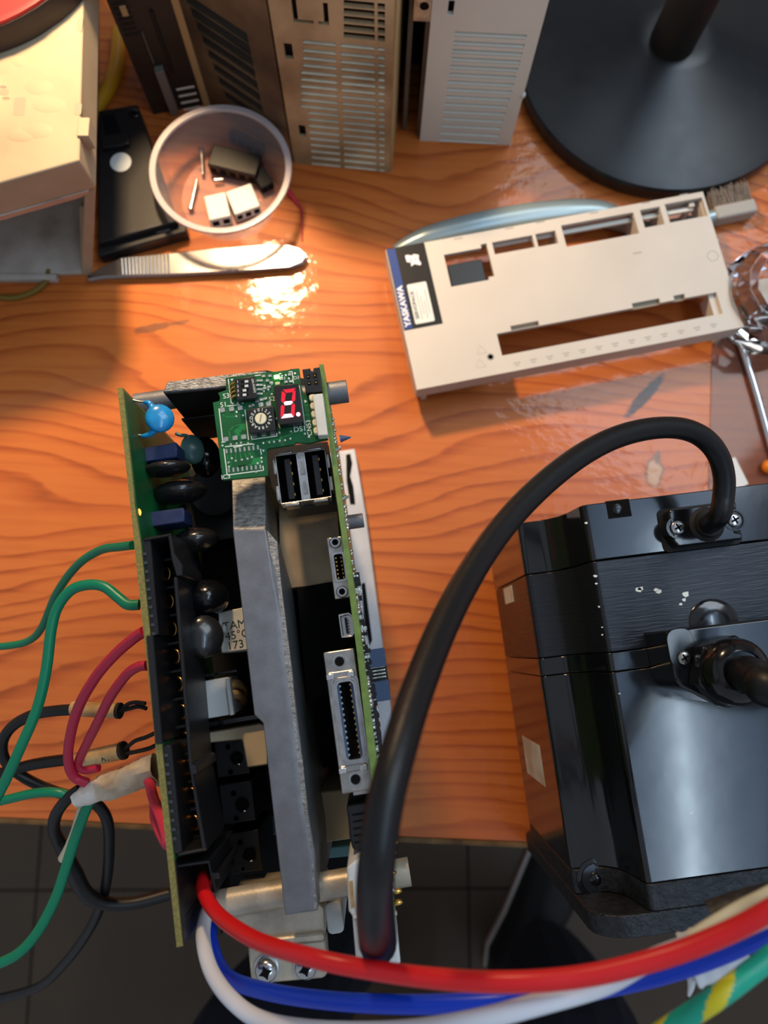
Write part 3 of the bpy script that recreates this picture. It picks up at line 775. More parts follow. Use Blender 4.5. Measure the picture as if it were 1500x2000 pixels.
MB().cyl(D(664, 857, 172), (D(664, 857, 172).x + 3.4, D(664, 857, 172).y, 172), 1.2, 14, 0.2).build('plastic_rivet', 'blue_slate', cb2)
stp = MB(); a = D(650, 895, 150); b = D(672, 1080, 150); stp.box(a.x + 0.6, a.x + 1.6, b.y, a.y, 118, 150); stp.build('copper_strip', 'pink_copper', cb2)
for py_ in (972, 878): q = D(668 if py_ > 900 else 652, py_, 174); MB().cyl((q.x - 0.5, q.y, 172), (q.x + 2.2, q.y + 0.6, 173), 1.0, 10, 0.5).build('shell_tab', 'solder', cb2)
for k, (px_, py_) in enumerate(((772, 1645), (768, 1665), (764, 1685), (768, 1705), (778, 1740), (780, 1762))):
    q = D(px_, py_, 168); MB().ell((q.x - 0.6, q.y, 168), 1.7, 0.8, 0.9, 12, 8).build('solder_pin', 'gold', cb2)

# stacked double socket
def stacked_socket():
    c = D(592, 930, 172); y0 = math.radians(0)
    o = MB().box(c.x - 7.8, c.x + 8.3, c.y - 8.2, c.y + 8.2, 150, 164).build('stacked_socket', 'black_plastic', cb2, label='double serial socket in a shiny metal shell')
    sh = MB(); w, h, t = 7.8, 7.7, 0.35
    for z0, z1 in ((163, 172),):
        sh.box(c.x - w, c.x - w + t, c.y - h, c.y + h, z0, z1); sh.box(c.x + w - t, c.x + w, c.y - h, c.y + h, z0, z1)
        sh.box(c.x - w, c.x + w, c.y - h, c.y - h + t, z0, z1); sh.box(c.x - w, c.x + w, c.y + h - t, c.y + h, z0, z1)
    sh.build('socket_shell', 'steel', o, bevel=0.12)
    MB().box(c.x - w + t, c.x + w - t, c.y - h + t, c.y + h - t, 163.5, 164.3).build('socket_floor', 'dark_cavity', o)
    sp_ = MB(); sp_.box(c.x - 1.35, c.x - 0.9, c.y - h, c.y + h, 163, 172); sp_.box(c.x + 0.9, c.x + 1.35, c.y - h, c.y + h, 163, 172); sp_.box(c.x - 1.1, c.x + 1.1, c.y - h, c.y + h, 163, 169.5)
    sp_.build('centre_shield', 'bright_steel', o, bevel=0.1)
    for sy in (-3.2, 3.0):
        MB().loft([[(c.x - 0.7, c.y + sy - 1.8, 169.4), (c.x + 0.7, c.y + sy - 1.8, 169.4), (c.x + 0.35, c.y + sy + 1.8, 169.4), (c.x - 0.35, c.y + sy + 1.8, 169.4)],
                   [(c.x - 0.7, c.y + sy - 1.8, 170.8), (c.x + 0.7, c.y + sy - 1.8, 170.8), (c.x + 0.35, c.y + sy + 1.8, 171.6), (c.x - 0.35, c.y + sy + 1.8, 171.6)]]).build('shield_spring', 'tin', o)
    for sx in (-4.3, 4.3):
        MB().box(c.x + sx - 0.95, c.x + sx + 0.95, c.y - 6.3, c.y + 6.3, 164, 171.2).build('contact_tongue', 'black_plastic', o, bevel=0.15)
        for k in range(4): MB().box(c.x + sx + 0.9, c.x + sx + 1.2, c.y - 5 + 3.3 * k - 0.3, c.y - 5 + 3.3 * k + 0.5, 166, 170.4).build('socket_contact', 'gold', o)
    tabs = [(-w - 0.9, -6.4, 0.9, 4.6), (-w - 0.9, 1.8, 0.9, 4.6), (w, -5.6, 0.9, 4.4), (w, 1.4, 0.9, 4.4), (-6.6, -h - 0.9, 4.4, 0.9), (2.2, -h - 0.9, 4.4, 0.9), (-6.6, h, 4.2, 0.9), (2.4, h, 4.2, 0.9)]
    for (x, y, dx, dy) in tabs: MB().box(c.x + x, c.x + x + dx, c.y + y, c.y + y + dy, 166, 172.2).build('shell_flare', 'tin', o, bevel=0.2)
stacked_socket()

def shell_connector(name, c, w, h, zt, depth, slot_w, slot_h, r, pins, label, holes=None, trim=0.45, pin_m='gold'):
    xs = [c.x - w / 2, c.x + w / 2, c.x + slot_w[0], c.x + slot_w[1]]; ys = [c.y - h / 2, c.y + h / 2, c.y - slot_h / 2, c.y + slot_h / 2]
    o = MB().plate(xs, ys, lambda x, y: not (c.x + slot_w[0] < x < c.x + slot_w[1] and abs(y - c.y) < slot_h / 2), zt - depth, zt).build(name, 'tin', cb2, bevel=0.25, label=label)
    sx = (slot_w[0] + slot_w[1]) / 2 + c.x; sw = slot_w[1] - slot_w[0]
    ring = MB(); A = rrect(sx, c.y, sw + 1.2, slot_h + 1.2, r, 4); B = rrect(sx, c.y, sw, slot_h, r * 0.8, 4)
    n = len(A); ring.loft([[(p[0], p[1], zt - 1) for p in A], [(p[0], p[1], zt + 1.2) for p in A], [(p[0], p[1], zt + 1.2) for p in B], [(p[0], p[1], zt - depth) for p in B]], False, False)
    ring.build('shell_rim', 'steel', o)
    MB().box(sx - sw / 2 - 0.2, sx + sw / 2 + 0.2, c.y - slot_h / 2 - 0.2, c.y + slot_h / 2 + 0.2, zt - depth - 2, zt - depth + 0.6).build('cavity', 'dark_cavity', o)
    return o, sx, sw
# small ribbon connector
c = D(661, 1108, 172)
o, sx, sw = shell_connector('ribbon_connector', c, 4.6, 18.4, 172, 4, (-0.9, 1.7), 7.6, 0.8, 7, 'small two-row ribbon connector in bright metal')
for k in range(6):
    MB().box(sx - 1.0, sx - 0.6, c.y - 3.1 + k * 1.2 - 0.25, c.y - 3.1 + k * 1.2 + 0.25, 168.5, 171.6).build('connector_pin', 'gold', o)
    MB().box(sx + 0.55, sx + 0.85, c.y - 3.1 + k * 1.2 - 0.25, c.y - 3.1 + k * 1.2 + 0.25, 168.5, 171.2).build('connector_pin', 'brass', o)
for sy in (7.4, -7.4):
    MB().lathe((c.x + 0.1, c.y + sy, 171.5), [(1.75, 0), (1.75, 1.6), (1.5, 1.9), (0.95, 1.9), (0.95, 0.6)], 20, cap1=False).build('jack_nut', 'steel', o)
    MB().lathe((c.x + 0.1, c.y + sy, 171.6), [(0.95, 0), (0.95, 0.5), (0.05, 0.5)], 16).build('nut_hole', 'dark_cavity', o)
# mini socket
c = D(677, 1221, 171)
ms = MB(); A = [(-2.0, -3.4), (1.2, -3.6), (2.0, -2.6), (2.0, 2.6), (1.2, 3.6), (-2.0, 3.4)]; B = [(x * 0.8, y * 0.88) for x, y in A]
ms.loft([[(c.x + x, c.y + y, 164) for x, y in A], [(c.x + x, c.y + y, 171) for x, y in A], [(c.x + x, c.y + y, 171) for x, y in B], [(c.x + x, c.y + y, 165) for x, y in B]])
o = ms.build('mini_socket', 'steel', cb2, bevel=0.1, label='mini data socket')
MB().box(c.x - 0.45, c.x + 0.35, c.y - 2.3, c.y + 2.3, 164, 169.6).build('contact_tongue', 'black_plastic', o)
for k in range(5): MB().box(c.x + 0.35, c.x + 0.6, c.y - 1.7 + 0.85 * k - 0.15, c.y - 1.7 + 0.85 * k + 0.15, 166, 169.8).build('socket_contact', 'solder', o)
# long I/O connector
c = D(680, 1406, 173)
W_, H_ = 9.0, 39.6
xs = [c.x - W_ / 2, c.x + W_ / 2, c.x - 2.6, c.x + 3.0]; ys = [c.y - H_ / 2, c.y + H_ / 2, c.y - 11.2, c.y + 11.2]
io = MB().plate(xs, ys, lambda x, y: not (c.x - 2.6 < x < c.x + 3.0 and abs(y - c.y) < 11.2), 168, 173).build('io_connector', 'tin', cb2, bevel=0.3, label='long fifty-pin connector in a metal shell')
sx, sw = c.x + 0.2, 5.2
for gi, (g0, z) in enumerate(((2.6, 173.5), (1.5, 174.3), (0.5, 175.0))):
    A = rrect(sx + 0.3, c.y, sw + g0, 22 + g0, 1.6, 5); B = rrect(sx + 0.3, c.y, sw + g0 - 1.0, 22 + g0 - 1.0, 1.3, 5)
    MB().loft([[(p[0], p[1], 170) for p in A], [(p[0], p[1], z) for p in A], [(p[0], p[1], z) for p in B], [(p[0], p[1], 170) for p in B]], False, False).build('shell_rim', 'steel', io)
MB().box(sx - 2.8, sx + 3.2, c.y - 11.4, c.y + 11.4, 164, 168.4).build('cavity', 'dark_cavity', io)
for s_ in (-1, 1): MB().box(sx + 0.2 + s_ * 2.2 - 0.55, sx + 0.2 + s_ * 2.2 + 0.55, c.y - 10.6, c.y + 10.6, 168, 173.6).build('pin_rail', 'blue_slate', io, bevel=0.1)
ip = withmat(MB().box(-0.3, 0.3, -0.28, 0.28, 0, 0.5).mesh('connector_pin'), 'gold'); ip2 = withmat(MB().box(-0.3, 0.3, -0.28, 0.28, 0, 0.5).mesh('connector_pin'), 'solder')
for k in range(13):
    piece('connector_pin', ip2, io, (sx - 1.35, c.y - 9.6 + k * 1.6, 172.4)); piece('connector_pin', ip, io, (sx + 1.75, c.y - 9.6 + k * 1.6, 170.6))
for sy in (16.6, -16.4):
    MB().lathe((c.x - 0.2, c.y + sy, 172.9), [(2.0, 0), (2.0, 0.3), (1.5, 0.3), (1.4, 0.15)], 20).build('hole_rim', 'steel', io)
    MB().lathe((c.x - 0.2, c.y + sy, 172.95), [(1.35, 0), (1.35, 0.15), (0.05, 0.15)], 20).build('screw_hole', 'dark_cavity', io)
for sy in (12.9, -13.2):
    MB().box(c.x - 3.9, c.x + 3.4, c.y + sy - 1.0, c.y + sy + 1.0, 172, 173.7).build('latch_seat', 'tin', io, bevel=0.3)
    for sx_ in (-3.4, 2.6): MB().box(c.x + sx_ - 1.1, c.x + sx_ + 1.1, c.y + sy - 1.1, c.y + sy + 0.6, 173.2, 174.4).build('latch_clip', 'bright_steel', io, bevel=0.25)
MB().box(c.x - 1.5, c.x + 4.2, c.y - H_ / 2 - 1.1, c.y - H_ / 2 + 0.2, 165, 172).build('bottom_tab', 'tin', io, bevel=0.2)
# black ribbed latch connector
lc = PR('latch_housing', [(676, 1574), (716, 1566), (728, 1590), (734, 1655), (690, 1662), (683, 1640), (680, 1600)], 170, 150, 'black_plastic', cb2, bevel=0.7, seg=2, label='black ribbed latch connector')
for k in range(5): PR('grip_slot', [(688 + k, 1590 + 13.5 * k), (722 + k, 1584 + 13.5 * k), (722 + k, 1588 + 13.5 * k), (688 + k, 1594 + 13.5 * k)], 170.1, 169, 'dark_cavity', lc)
PR('latch_bridge', [(686, 1546), (722, 1540), (726, 1566), (686, 1572)], 162, 150, 'black_matte', lc)
# white encoder connector
we = PR('encoder_plug', [(677, 1694), (704, 1674), (758, 1668), (768, 1760), (783, 1884), (696, 1888), (688, 1790), (681, 1780)], 176, 146, 'white_nylon', cb2, bevel=0.7, seg=2, label='white encoder plug housing')
PR('plug_window', [(681, 1722), (689, 1720), (692, 1772), (686, 1774)], 176.2, 174, 'cream_sleeve', we)
PR('plug_ridge', [(690, 1790), (775, 1782), (776, 1790), (691, 1798)], 176.8, 174, 'white_nylon', we, bevel=0.3)
MB().ell(D(750, 1788, 176.9), 0.9, 0.7, 0.4, 12, 8).build('paint_dot', 'red_plastic', we)

# --- front display board
Z4 = lambda X, Y: (400 + X / 4.6875, 700 + Y / 4.6875)
outl = [Z4(*p) for p in ((190, 175), (610, 124), (640, 122), (770, 105), (790, 97), (865, 92), (880, 240), (905, 330), (945, 330), (1075, 322), (1128, 738), (945, 775), (835, 768), (815, 786), (585, 822), (568, 838), (578, 1072), (165, 1112), (120, 760), (75, 405), (133, 390), (140, 355), (122, 315), (196, 290))]
db = PR('display_board', outl, 178, 176.4, 'solder_mask', label='green display board with switches and a lit digit')
ZB = 178.0
def S(X, Y, z=ZB): return D(*Z4(X, Y), z)
def dpoly(name, pts, z0, z1, m, parent=db, bevel=0.0, label=None):
    return MB().prism([tuple(S(X, Y, z1)[:2]) for X, Y in pts], z0, z1).build(name, m, parent, bevel=bevel, label=label)
def quad(cx_, cy_, w, h, sl=-0.13):
    """rectangle in the zoomed board picture, sheared like the board"""
    return [(cx_ - w / 2 + sl * 0 - h / 2 * 0.13 * -0 , cy_ - h / 2 + 0.13 * w / 2), (cx_ + w / 2, cy_ - h / 2 - 0.13 * w / 2), (cx_ + w / 2 + 0.13 * h * 0.5, cy_ + h / 2 - 0.13 * w / 2), (cx_ - w / 2 + 0.13 * h * 0.5, cy_ + h / 2 + 0.13 * w / 2)]
# traces, pads, vias, silkscreen
trc = MB()
def trace(pts, w=0.16, z=ZB, mb=trc):
    P = [S(X, Y, z) for X, Y in pts]
    for a, b in zip(P[:-1], P[1:]):
        d = (b - a); L_ = d.length; d /= L_; n = Vector((-d.y, d.x, 0)) * w; a = a - d * w * 0.5; b = b + d * w * 0.5
        mb.prism([tuple((a + n)[:2]), tuple((a - n)[:2]), tuple((b - n)[:2]), tuple((b + n)[:2])], z - 0.02, z + 0.03)
for pts in ([(160, 500), (180, 535), (280, 535)], [(300, 745), (235, 740), (222, 660), (275, 615), (370, 600)], [(300, 740), (285, 690), (310, 640), (375, 632)], [(330, 740), (318, 680), (345, 655), (380, 652)],
            [(240, 860), (242, 915)], [(285, 860), (285, 935)], [(322, 860), (335, 925)], [(362, 860), (388, 918)], [(405, 860), (428, 905)], [(205, 880), (215, 930), (245, 960), (225, 1000)], [(915, 430), (960, 430)], [(900, 520), (960, 515)], [(690, 730), (780, 700), (830, 660), (900, 650)], [(560, 760), (700, 735)]):
    trace(pts)
trc.build('trace', 'solder_mask_light', db, kind='stuff')
dpoly('copper_pour', [(300, 1000), (430, 960), (440, 915), (520, 905), (525, 960), (300, 990)], ZB - 0.02, ZB + 0.02, 'solder_mask_light')
dpoly('copper_pour', [(270, 660), (330, 610), (380, 600), (385, 640), (330, 655), (300, 735), (285, 735)], ZB - 0.02, ZB + 0.02, 'solder_mask_light')
pads = [(162, 475), (246, 465), (325, 455), (195, 742), (278, 730), (358, 720), (515, 425), (585, 418)]
pd = withmat(MB().rbox(0, 0, 1.45, 1.35, 0.3, 0, 0.28).mesh('solder_pad'), 'solder')
for X, Y in pads: piece('solder_pad', pd, db, S(X, Y))
pd2 = withmat(MB().rbox(0, 0, 0.55, 1.4, 0.2, 0, 0.22).mesh('chip_pad'), 'solder')
for k in range(8): piece('chip_pad', pd2, db, S(200 + 41 * k, 852 - 5 * k))
for k in range(8): piece('chip_pad', pd2, db, S(222 + 41 * k, 1026 - 4.6 * k))
vias = MB()
for X, Y in ((288, 492), (288, 530), (348, 522), (160, 798), (238, 788), (290, 778), (330, 772), (396, 775), (445, 788), (245, 915), (283, 938), (337, 928), (390, 920), (430, 906), (516, 912), (520, 948), (482, 962), (215, 955), (220, 995), (535, 775), (590, 768), (633, 764), (684, 756), (733, 750), (783, 735), (683, 680), (788, 668), (655, 550), (915, 690), (952, 718), (468, 1038), (540, 165), (595, 160), (575, 205), (612, 235), (545, 250), (540, 300), (580, 285), (612, 330), (560, 365), (706, 160), (740, 155), (768, 185), (826, 140), (530, 380), (345, 405), (302, 408)):
    q = S(X, Y); vias.lathe((q.x, q.y, ZB - 0.02), [(0.33, 0), (0.33, 0.1), (0.1, 0.14)], 10)
for k in range(4):
    for X in (490, 518): q = S(X + 0 * k, 205 + 40 * k); vias.box(q.x - 0.45, q.x + 0.45, q.y - 0.3, q.y + 0.3, ZB - 0.02, ZB + 0.3)
for X, Y in ((540, 165), (598, 162), (575, 205), (608, 225), (552, 275), (590, 262), (420, 440), (440, 432), (480, 395), (520, 380), (552, 372), (700, 190), (745, 218), (788, 212), (780, 150)):
    q = S(X, Y); vias.box(q.x - 0.5, q.x + 0.5, q.y - 0.35, q.y + 0.35, ZB, ZB + 0.4)
vias.build('via', 'solder', db, kind='stuff')
ss = MB()
for pts in ([(215, 190), (242, 410), (262, 412)], [(460, 158), (512, 152)], [(205, 436), (320, 424)], [(130, 460), (165, 765)], [(155, 768), (190, 766)], [(188, 808), (440, 782)], [(175, 828), (205, 1068), (538, 1024), (532, 985)], [(510, 830), (518, 880)], [(368, 470), (400, 745)], [(425, 700), (432, 742), (662, 710), (655, 670)],
            [(865, 250), (915, 605), (820, 620)], [(680, 140), (700, 138)], [(770, 125), (800, 120), (806, 180)], [(805, 190), (812, 225)], [(690, 632), (760, 622)], [(265, 815), (340, 800)]):
    trace(pts, 0.13, ZB + 0.02, ss)
ss.prism([tuple(S(*p)[:2]) for p in ((912, 380), (936, 392), (915, 408))], ZB, ZB + 0.04)
ss.prism([tuple(S(*p)[:2]) for p in ((234, 190), (262, 186), (250, 208))], ZB, ZB + 0.04)
ss.prism([tuple(S(*p)[:2]) for p in ((525, 835), (548, 838), (538, 858))], ZB, ZB + 0.04)
ss.build('silkscreen', 'silkscreen', db)
for s_, X, Y, sz, rr in (('S3', 196, 345, 2.2, 0), ('S1', 172, 425, 2.2, 0), ('IC3', 193, 1085, 1.9, 0), ('DS1', 872, 648, 2.3, 0), ('CN53', 955, 635, 2.0, 90), ('D1', 715, 185, 1.5, 0), ('D3', 838, 178, 1.5, 0), ('S2', 615, 372, 2.0, 0)):
    text('lettering', s_, sz, S(X, Y, ZB + 0.06), math.radians(rr), 'silkscreen', db)
# DIP switch
dp = dpoly('dip_switch', [(270, 185), (455, 160), (480, 362), (290, 385)], ZB, ZB + 3.0, 'black_plastic', bevel=0.25, label='black four-way slide switch')
for k in range(4):
    Y = 210 + 41 * k; zz = ZB + 3.0
    dpoly('slider_slot', quad(365, Y, 70, 22), zz - 0.3, zz + 0.04, 'dark_cavity', dp)
    on = k < 2
    dpoly('slider', quad(380 if on else 362, Y, 34, 22), zz, zz + 0.5, 'white_nylon', dp, bevel=0.1)
    text('lettering', str(k + 1), 1.1, S(300 + 2 * k, Y + 5, zz + 0.05), 0, 'silkscreen', dp)
    q = S(252 + 4 * k, 232 + 38 * k, ZB + 1.2); MB().tube([(q.x - 1.0, q.y, ZB + 0.2), (q.x - 0.4, q.y, ZB + 0.5), (q.x - 0.1, q.y, ZB + 1.5), (q.x + 0.9, q.y, ZB + 1.8)], 0.35, 8).build('switch_leg', 'gold', dp)
text('lettering', 'ON KHS42', 0.95, S(446, 250, ZB + 3.05), math.radians(-86), 'silkscreen', dp)
# rotary switch
rs = dpoly('rotary_switch', [(382, 465), (628, 432), (650, 658), (412, 690)], ZB, ZB + 3.2, 'black_plastic', bevel=0.25, label='sixteen-position rotary switch with cream dial')
q = S(513, 553, ZB + 3.2)
MB().lathe((q.x, q.y, ZB + 3.0), [(1.75, 0), (1.75, 0.5), (1.6, 0.7), (0.1, 0.7)], 24).build('dial', 'cream_part', rs)
dpa = MB().prism([(q.x + 0.18 * u + v * 1.15 * 0.3, q.y - 0.18 * u * 0.3 + v * 1.15) for u, v in ((-1, -1), (1, -1), (1, 1), (-1, 1))], ZB + 3.65, ZB + 3.74); dpa.build('dial_slot', 'cover_inner', rs)
for k, ch in enumerate('0123456789ABCDEF'):
    a = math.radians(97 - 22.5 * k); text('lettering', ch, 1.35, (q.x + 2.75 * math.cos(a), q.y + 2.75 * math.sin(a), ZB + 3.25), a - math.pi / 2, 'silkscreen', rs)
for X, Y in ((455, 705), (540, 695), (622, 688)): piece('solder_pad', pd, db, S(X, Y))
# seven-segment digit
ds = dpoly('digit_display', [(628, 255), (855, 228), (905, 578), (680, 608)], ZB, ZB + 4.0, 'display_face', bevel=0.15, label='seven-segment red digit with the point lit')
dpoly('display_body', [(672, 598), (903, 570), (908, 600), (680, 630)], ZB, ZB + 1.5, 'beige_plate', ds)
zt = ZB + 4.0
A0, B0, E0, F0 = (718, 285), (832, 272), (690, 552), (815, 545)
def sg(pts, m, nm='segment'): return dpoly(nm, pts, zt - 0.2, zt + 0.05, m, ds)
sg([(716, 288), (830, 272), (806, 308), (742, 315)], 'segment_dim')
sg([(704, 300), (740, 322), (732, 388), (712, 406), (700, 390)], 'segment_dim')
sg([(830, 290), (828, 380), (812, 396), (796, 382), (806, 312)], 'segment_dim')
sg([(722, 406), (740, 394), (795, 390), (806, 402), (786, 422), (735, 428)], 'segment_lit')
sg([(708, 424), (730, 438), (724, 510), (694, 540), (696, 440)], 'segment_dim')
sg([(818, 410), (826, 430), (820, 530), (790, 505), (794, 430)], 'segment_dim')
sg([(728, 512), (790, 506), (812, 534), (700, 548)], 'segment_lit')
q = S(856, 512, zt); MB().lathe((q.x, q.y, zt - 0.1), [(0.6, 0), (0.6, 0.15), (0.05, 0.15)], 18).build('decimal_point', 'segment_lit', ds)
dpoly('status_led', quad(656, 164, 48, 30), ZB, ZB + 0.9, 'led_green', bevel=0.15, label='glowing green indicator lamp')
dpoly('spare_led', quad(664, 228, 44, 28), ZB, ZB + 0.8, 'led_off', bevel=0.15)
# pin header and white connector between the two boards
hd = dpoly('pin_header', [(892, 98), (965, 88), (970, 112), (992, 112), (995, 85), (1050, 78), (1078, 300), (925, 318)], ZB - 2, ZB + 2.5, 'black_plastic', bevel=0.25, label='black four-pin header')
for X, Y in ((946, 168), (1008, 158), (955, 228), (1018, 220)):
    dpoly('pin_cavity', quad(X, Y, 34, 40), ZB + 2.3, ZB + 2.54, 'dark_cavity', hd); q = S(X, Y, ZB + 2.6); MB().box(q.x - 0.2, q.x + 0.2, q.y - 0.2, q.y + 0.2, ZB + 2, ZB + 2.75).build('header_pin', 'gold', hd)
wc = dpoly('wire_connector', [(985, 330), (1080, 318), (1128, 700), (1035, 708)], ZB, ZB + 4, 'white_plastic', bevel=0.3, label='white five-way board connector')
for k in range(5):
    q = S(978 + 10 * k, 365 + 75 * k, ZB + 1.5); MB().rbox(q.x + 0.3, q.y, 2.0, 2.0, 0.7, ZB, ZB + 2.2).build('connector_finger', 'cream_part', wc, bevel=0.2)

# ================================================================== loose front cover on the table
CF = Frame(*[ (wpt(757, 490, 24) + wpt(1440, 640, 24) + wpt(1385, 367, 24) + wpt(810, 765, 24))[i] / 4 for i in (0, 1)], 11.6)
cv = thing('front_cover', 'loose beige drive front cover with slots and a black label, lying right of the tweezers', 'cover', CF)
def K(px_, py_, z=24): return CF.px(px_, py_, z)
HL, HW = 87.5, 39.6
def krect(a, b):
    p, q = K(*a), K(*b); return (min(p.x, q.x), max(p.x, q.x), min(p.y, q.y), max(p.y, q.y))
def kr(cx_, cy_, w, h):
    p = K(cx_, cy_); return (p.x - w / 2, p.x + w / 2, p.y - h / 2, p.y + h / 2)
slots = [kr(911, 522, 20.5, 18.5), kr(952, 508, 3.2, 19), kr(1003, 478, 22, 7.0), kr(1068, 466, 11, 7.5), kr(1172, 448, 40, 12.5), kr(1274, 424, 11, 10.5), kr(1340, 410, 21, 11), kr(1192, 632, 119, 12.2)]
tabs_k = [kr(1025, 636, 15, 2.6), kr(1262, 592, 15, 2.6), kr(1327, 580, 6, 2.6)]
hole_c = K(958, 697)
xs = [-HL, HL] + [v for r in slots + tabs_k for v in r[:2]]; ys = [-HW, HW] + [v for r in slots + tabs_k for v in r[2:]]
inside = lambda r, x, y: r[0] < x < r[1] and r[2] < y < r[3]
def solid(x, y): return not any(inside(r, x, y) for r in slots) or False
face = MB().plate(xs, ys, lambda x, y: not any(inside(r, x, y) for r in slots + tabs_k), 21.6, 24)
face.build('face_panel', 'cover_plastic', cv, bevel=0.35)
rim = MB()
rim.box(-HL, HL, HW - 2, HW, 10, 21.6); rim.box(-HL, HL, -HW, -HW + 2, 12, 21.6); rim.box(-HL, -HL + 2, -HW + 2, HW - 2, 10, 21.6); rim.box(HL - 2, HL, -HW + 2, HW - 2, 10, 21.6)
rim.build('side_rim', 'cover_plastic', cv, bevel=0.3)
for x, y in ((-HL + 4, -HW + 3), (HL - 6, -HW + 3), (-HL + 4, HW - 4), (HL - 8, HW - 5)): MB().box(x, x + 3, y - 1.2, y + 1.2, 0, 21.6).build('snap_leg', 'cover_plastic', cv, bevel=0.3)
ribs = [kr(1093, 458, 2.0, 13), kr(1247, 428, 2.2, 13), kr(1297, 416, 2.0, 12)]
for r in ribs: MB().box(r[0], r[1], r[2], r[3], 8, 23).build('slot_rib', 'cover_plastic', cv, bevel=0.2)
a = K(1180, 437); MB().box(a.x - 62, a.x + 52, a.y + 0.8, a.y + 3.2, 17.5, 19.5).build('inner_rail', 'grey_case', cv, bevel=0.3)
r = slots[7]; MB().box(r[1] - 3.5, r[1] + 0.2, r[2], r[3], 11, 21.5).build('slot_wall', 'cover_plastic', cv)
for r in tabs_k: MB().box(r[0], r[1], r[2], r[3], 20.5, 21.6).build('tab_recess', 'cover_inner', cv)
q = K(912, 534, 20); MB().rbox(q.x, q.y, 19.0, 13.5, 1, 3, 20).build('window_block', 'lamp_black', cv, bevel=0.4, label='dark grey block seen through the square window')
MB().lathe((hole_c.x, hole_c.y, 23.95), [(1.9, 0), (1.9, 0.12), (1.3, 0.12)], 20).build('hole_rim', 'print_grey', cv)
MB().lathe((hole_c.x, hole_c.y, 23.97), [(1.3, 0), (1.3, 0.1), (0.05, 0.1)], 16).build('screw_hole', 'slot_dark', cv)
q = K(1400, 465); MB().ell((HL + 0.6, q.y, 21), 1.5, 1.5, 1.5, 14, 10).build('cover_bump', 'white_nylon', cv)
# label
lx0, lx1 = -HL + 0.3, -HL + 20.8; ly1 = HW + 0.0; ly0 = K(862, 632).y
lab = MB().box(lx0, lx1, ly0, ly1, 23.9, 24.4).build('label_panel', 'label_black', cv, bevel=0.15)
MB().box(lx0 + 0.2, lx0 + 4.6, ly0 + 0.4, ly1 - 0.4, 24.38, 24.46).build('blue_band', 'label_blue', lab)
text('lettering', 'YASKAWA', 4.3, (lx0 + 2.6, ly0 + 13.0, 24.5), math.radians(90), 'print_white', lab, ext=0.03, xs=1.12, bold=0.16)
MB().rbox(lx0 + 11.6, ly0 + 13.2, 10.4, 22.5, 0.8, 24.4, 24.5).build('rating_plate', 'label_paper', lab)
text('lettering', 'SERVOPACK', 2.5, (lx0 + 8.3, ly0 + 12.6, 24.55), math.radians(90), 'dark_print', lab, ext=0.02, xs=1.15, bold=0.06)
ln = MB()
for k in range(4): ln.box(lx0 + 10.4 + 1.5 * k, lx0 + 10.75 + 1.5 * k, ly0 + 4 + 2.5 * (k % 2), ly0 + 20 - 3 * (k % 3), 24.5, 24.54)
ln.build('rating_print', 'print_grey', lab)
lg = (lx0 + 12.6, ly1 - 9.0)
star = [(-3.6, 3.2), (-2.6, 3.6), (0.2, 2.6), (0.9, 3.4), (3.6, 2.4), (3.0, -0.2), (3.9, -2.6), (3.2, -3.6), (0.4, -2.2), (-1.6, -3.3), (-1.4, -1.0), (-3.4, -0.4)]
MB().prism([(lg[0] + x, lg[1] + y) for x, y in star], 24.4, 24.48).build('logo', 'print_white', lab)
text('lettering', '\u03a3-V', 2.6, (lg[0] + 0.3, lg[1] + 0.2, 24.5), math.radians(0), 'label_blue', lab, ext=0.02)
pr = MB()
for k, px_ in enumerate(range(1010, 1400, 32)):
    q = K(px_, 711 - (px_ - 1010) * 0.196); pr.box(q.x - 1.8, q.x + 1.8, q.y + 0.4, q.y + 0.9, 23.98, 24.03); pr.box(q.x - 1.2, q.x + 1.0, q.y - 0.9, q.y - 0.4, 23.98, 24.03)
for px_, py_ in ((895, 466), (995, 446), (1055, 434), (1160, 416), (1262, 396), (1335, 380), (1245, 494)):
    q = K(px_, py_); pr.box(q.x - 2.4, q.x + 2.4, q.y - 0.3, q.y + 0.3, 23.98, 24.03)
for (px_, py_) in ((940, 685), (938, 712)):
    q = K(px_, py_)
    for a0 in (90, 210, 330):
        a1 = math.radians(a0); a2 = math.radians(a0 + 120); pa = (q.x + 3.2 * math.cos(a1), q.y + 3.2 * math.sin(a1)); pb = (q.x + 3.2 * math.cos(a2), q.y + 3.2 * math.sin(a2))
        pr.prism([pa, pb, (pb[0] * .9 + q.x * .1, pb[1] * .9 + q.y * .1), (pa[0] * .9 + q.x * .1, pa[1] * .9 + q.y * .1)], 23.98, 24.03)
q = K(1392, 500); pr.lathe((q.x, q.y, 23.98), [(3.0, 0), (3.0, 0.05), (2.7, 0.05), (2.7, 0)], 24, cap0=False, cap1=False)
pr.build('printed_marks', 'print_grey', cv)

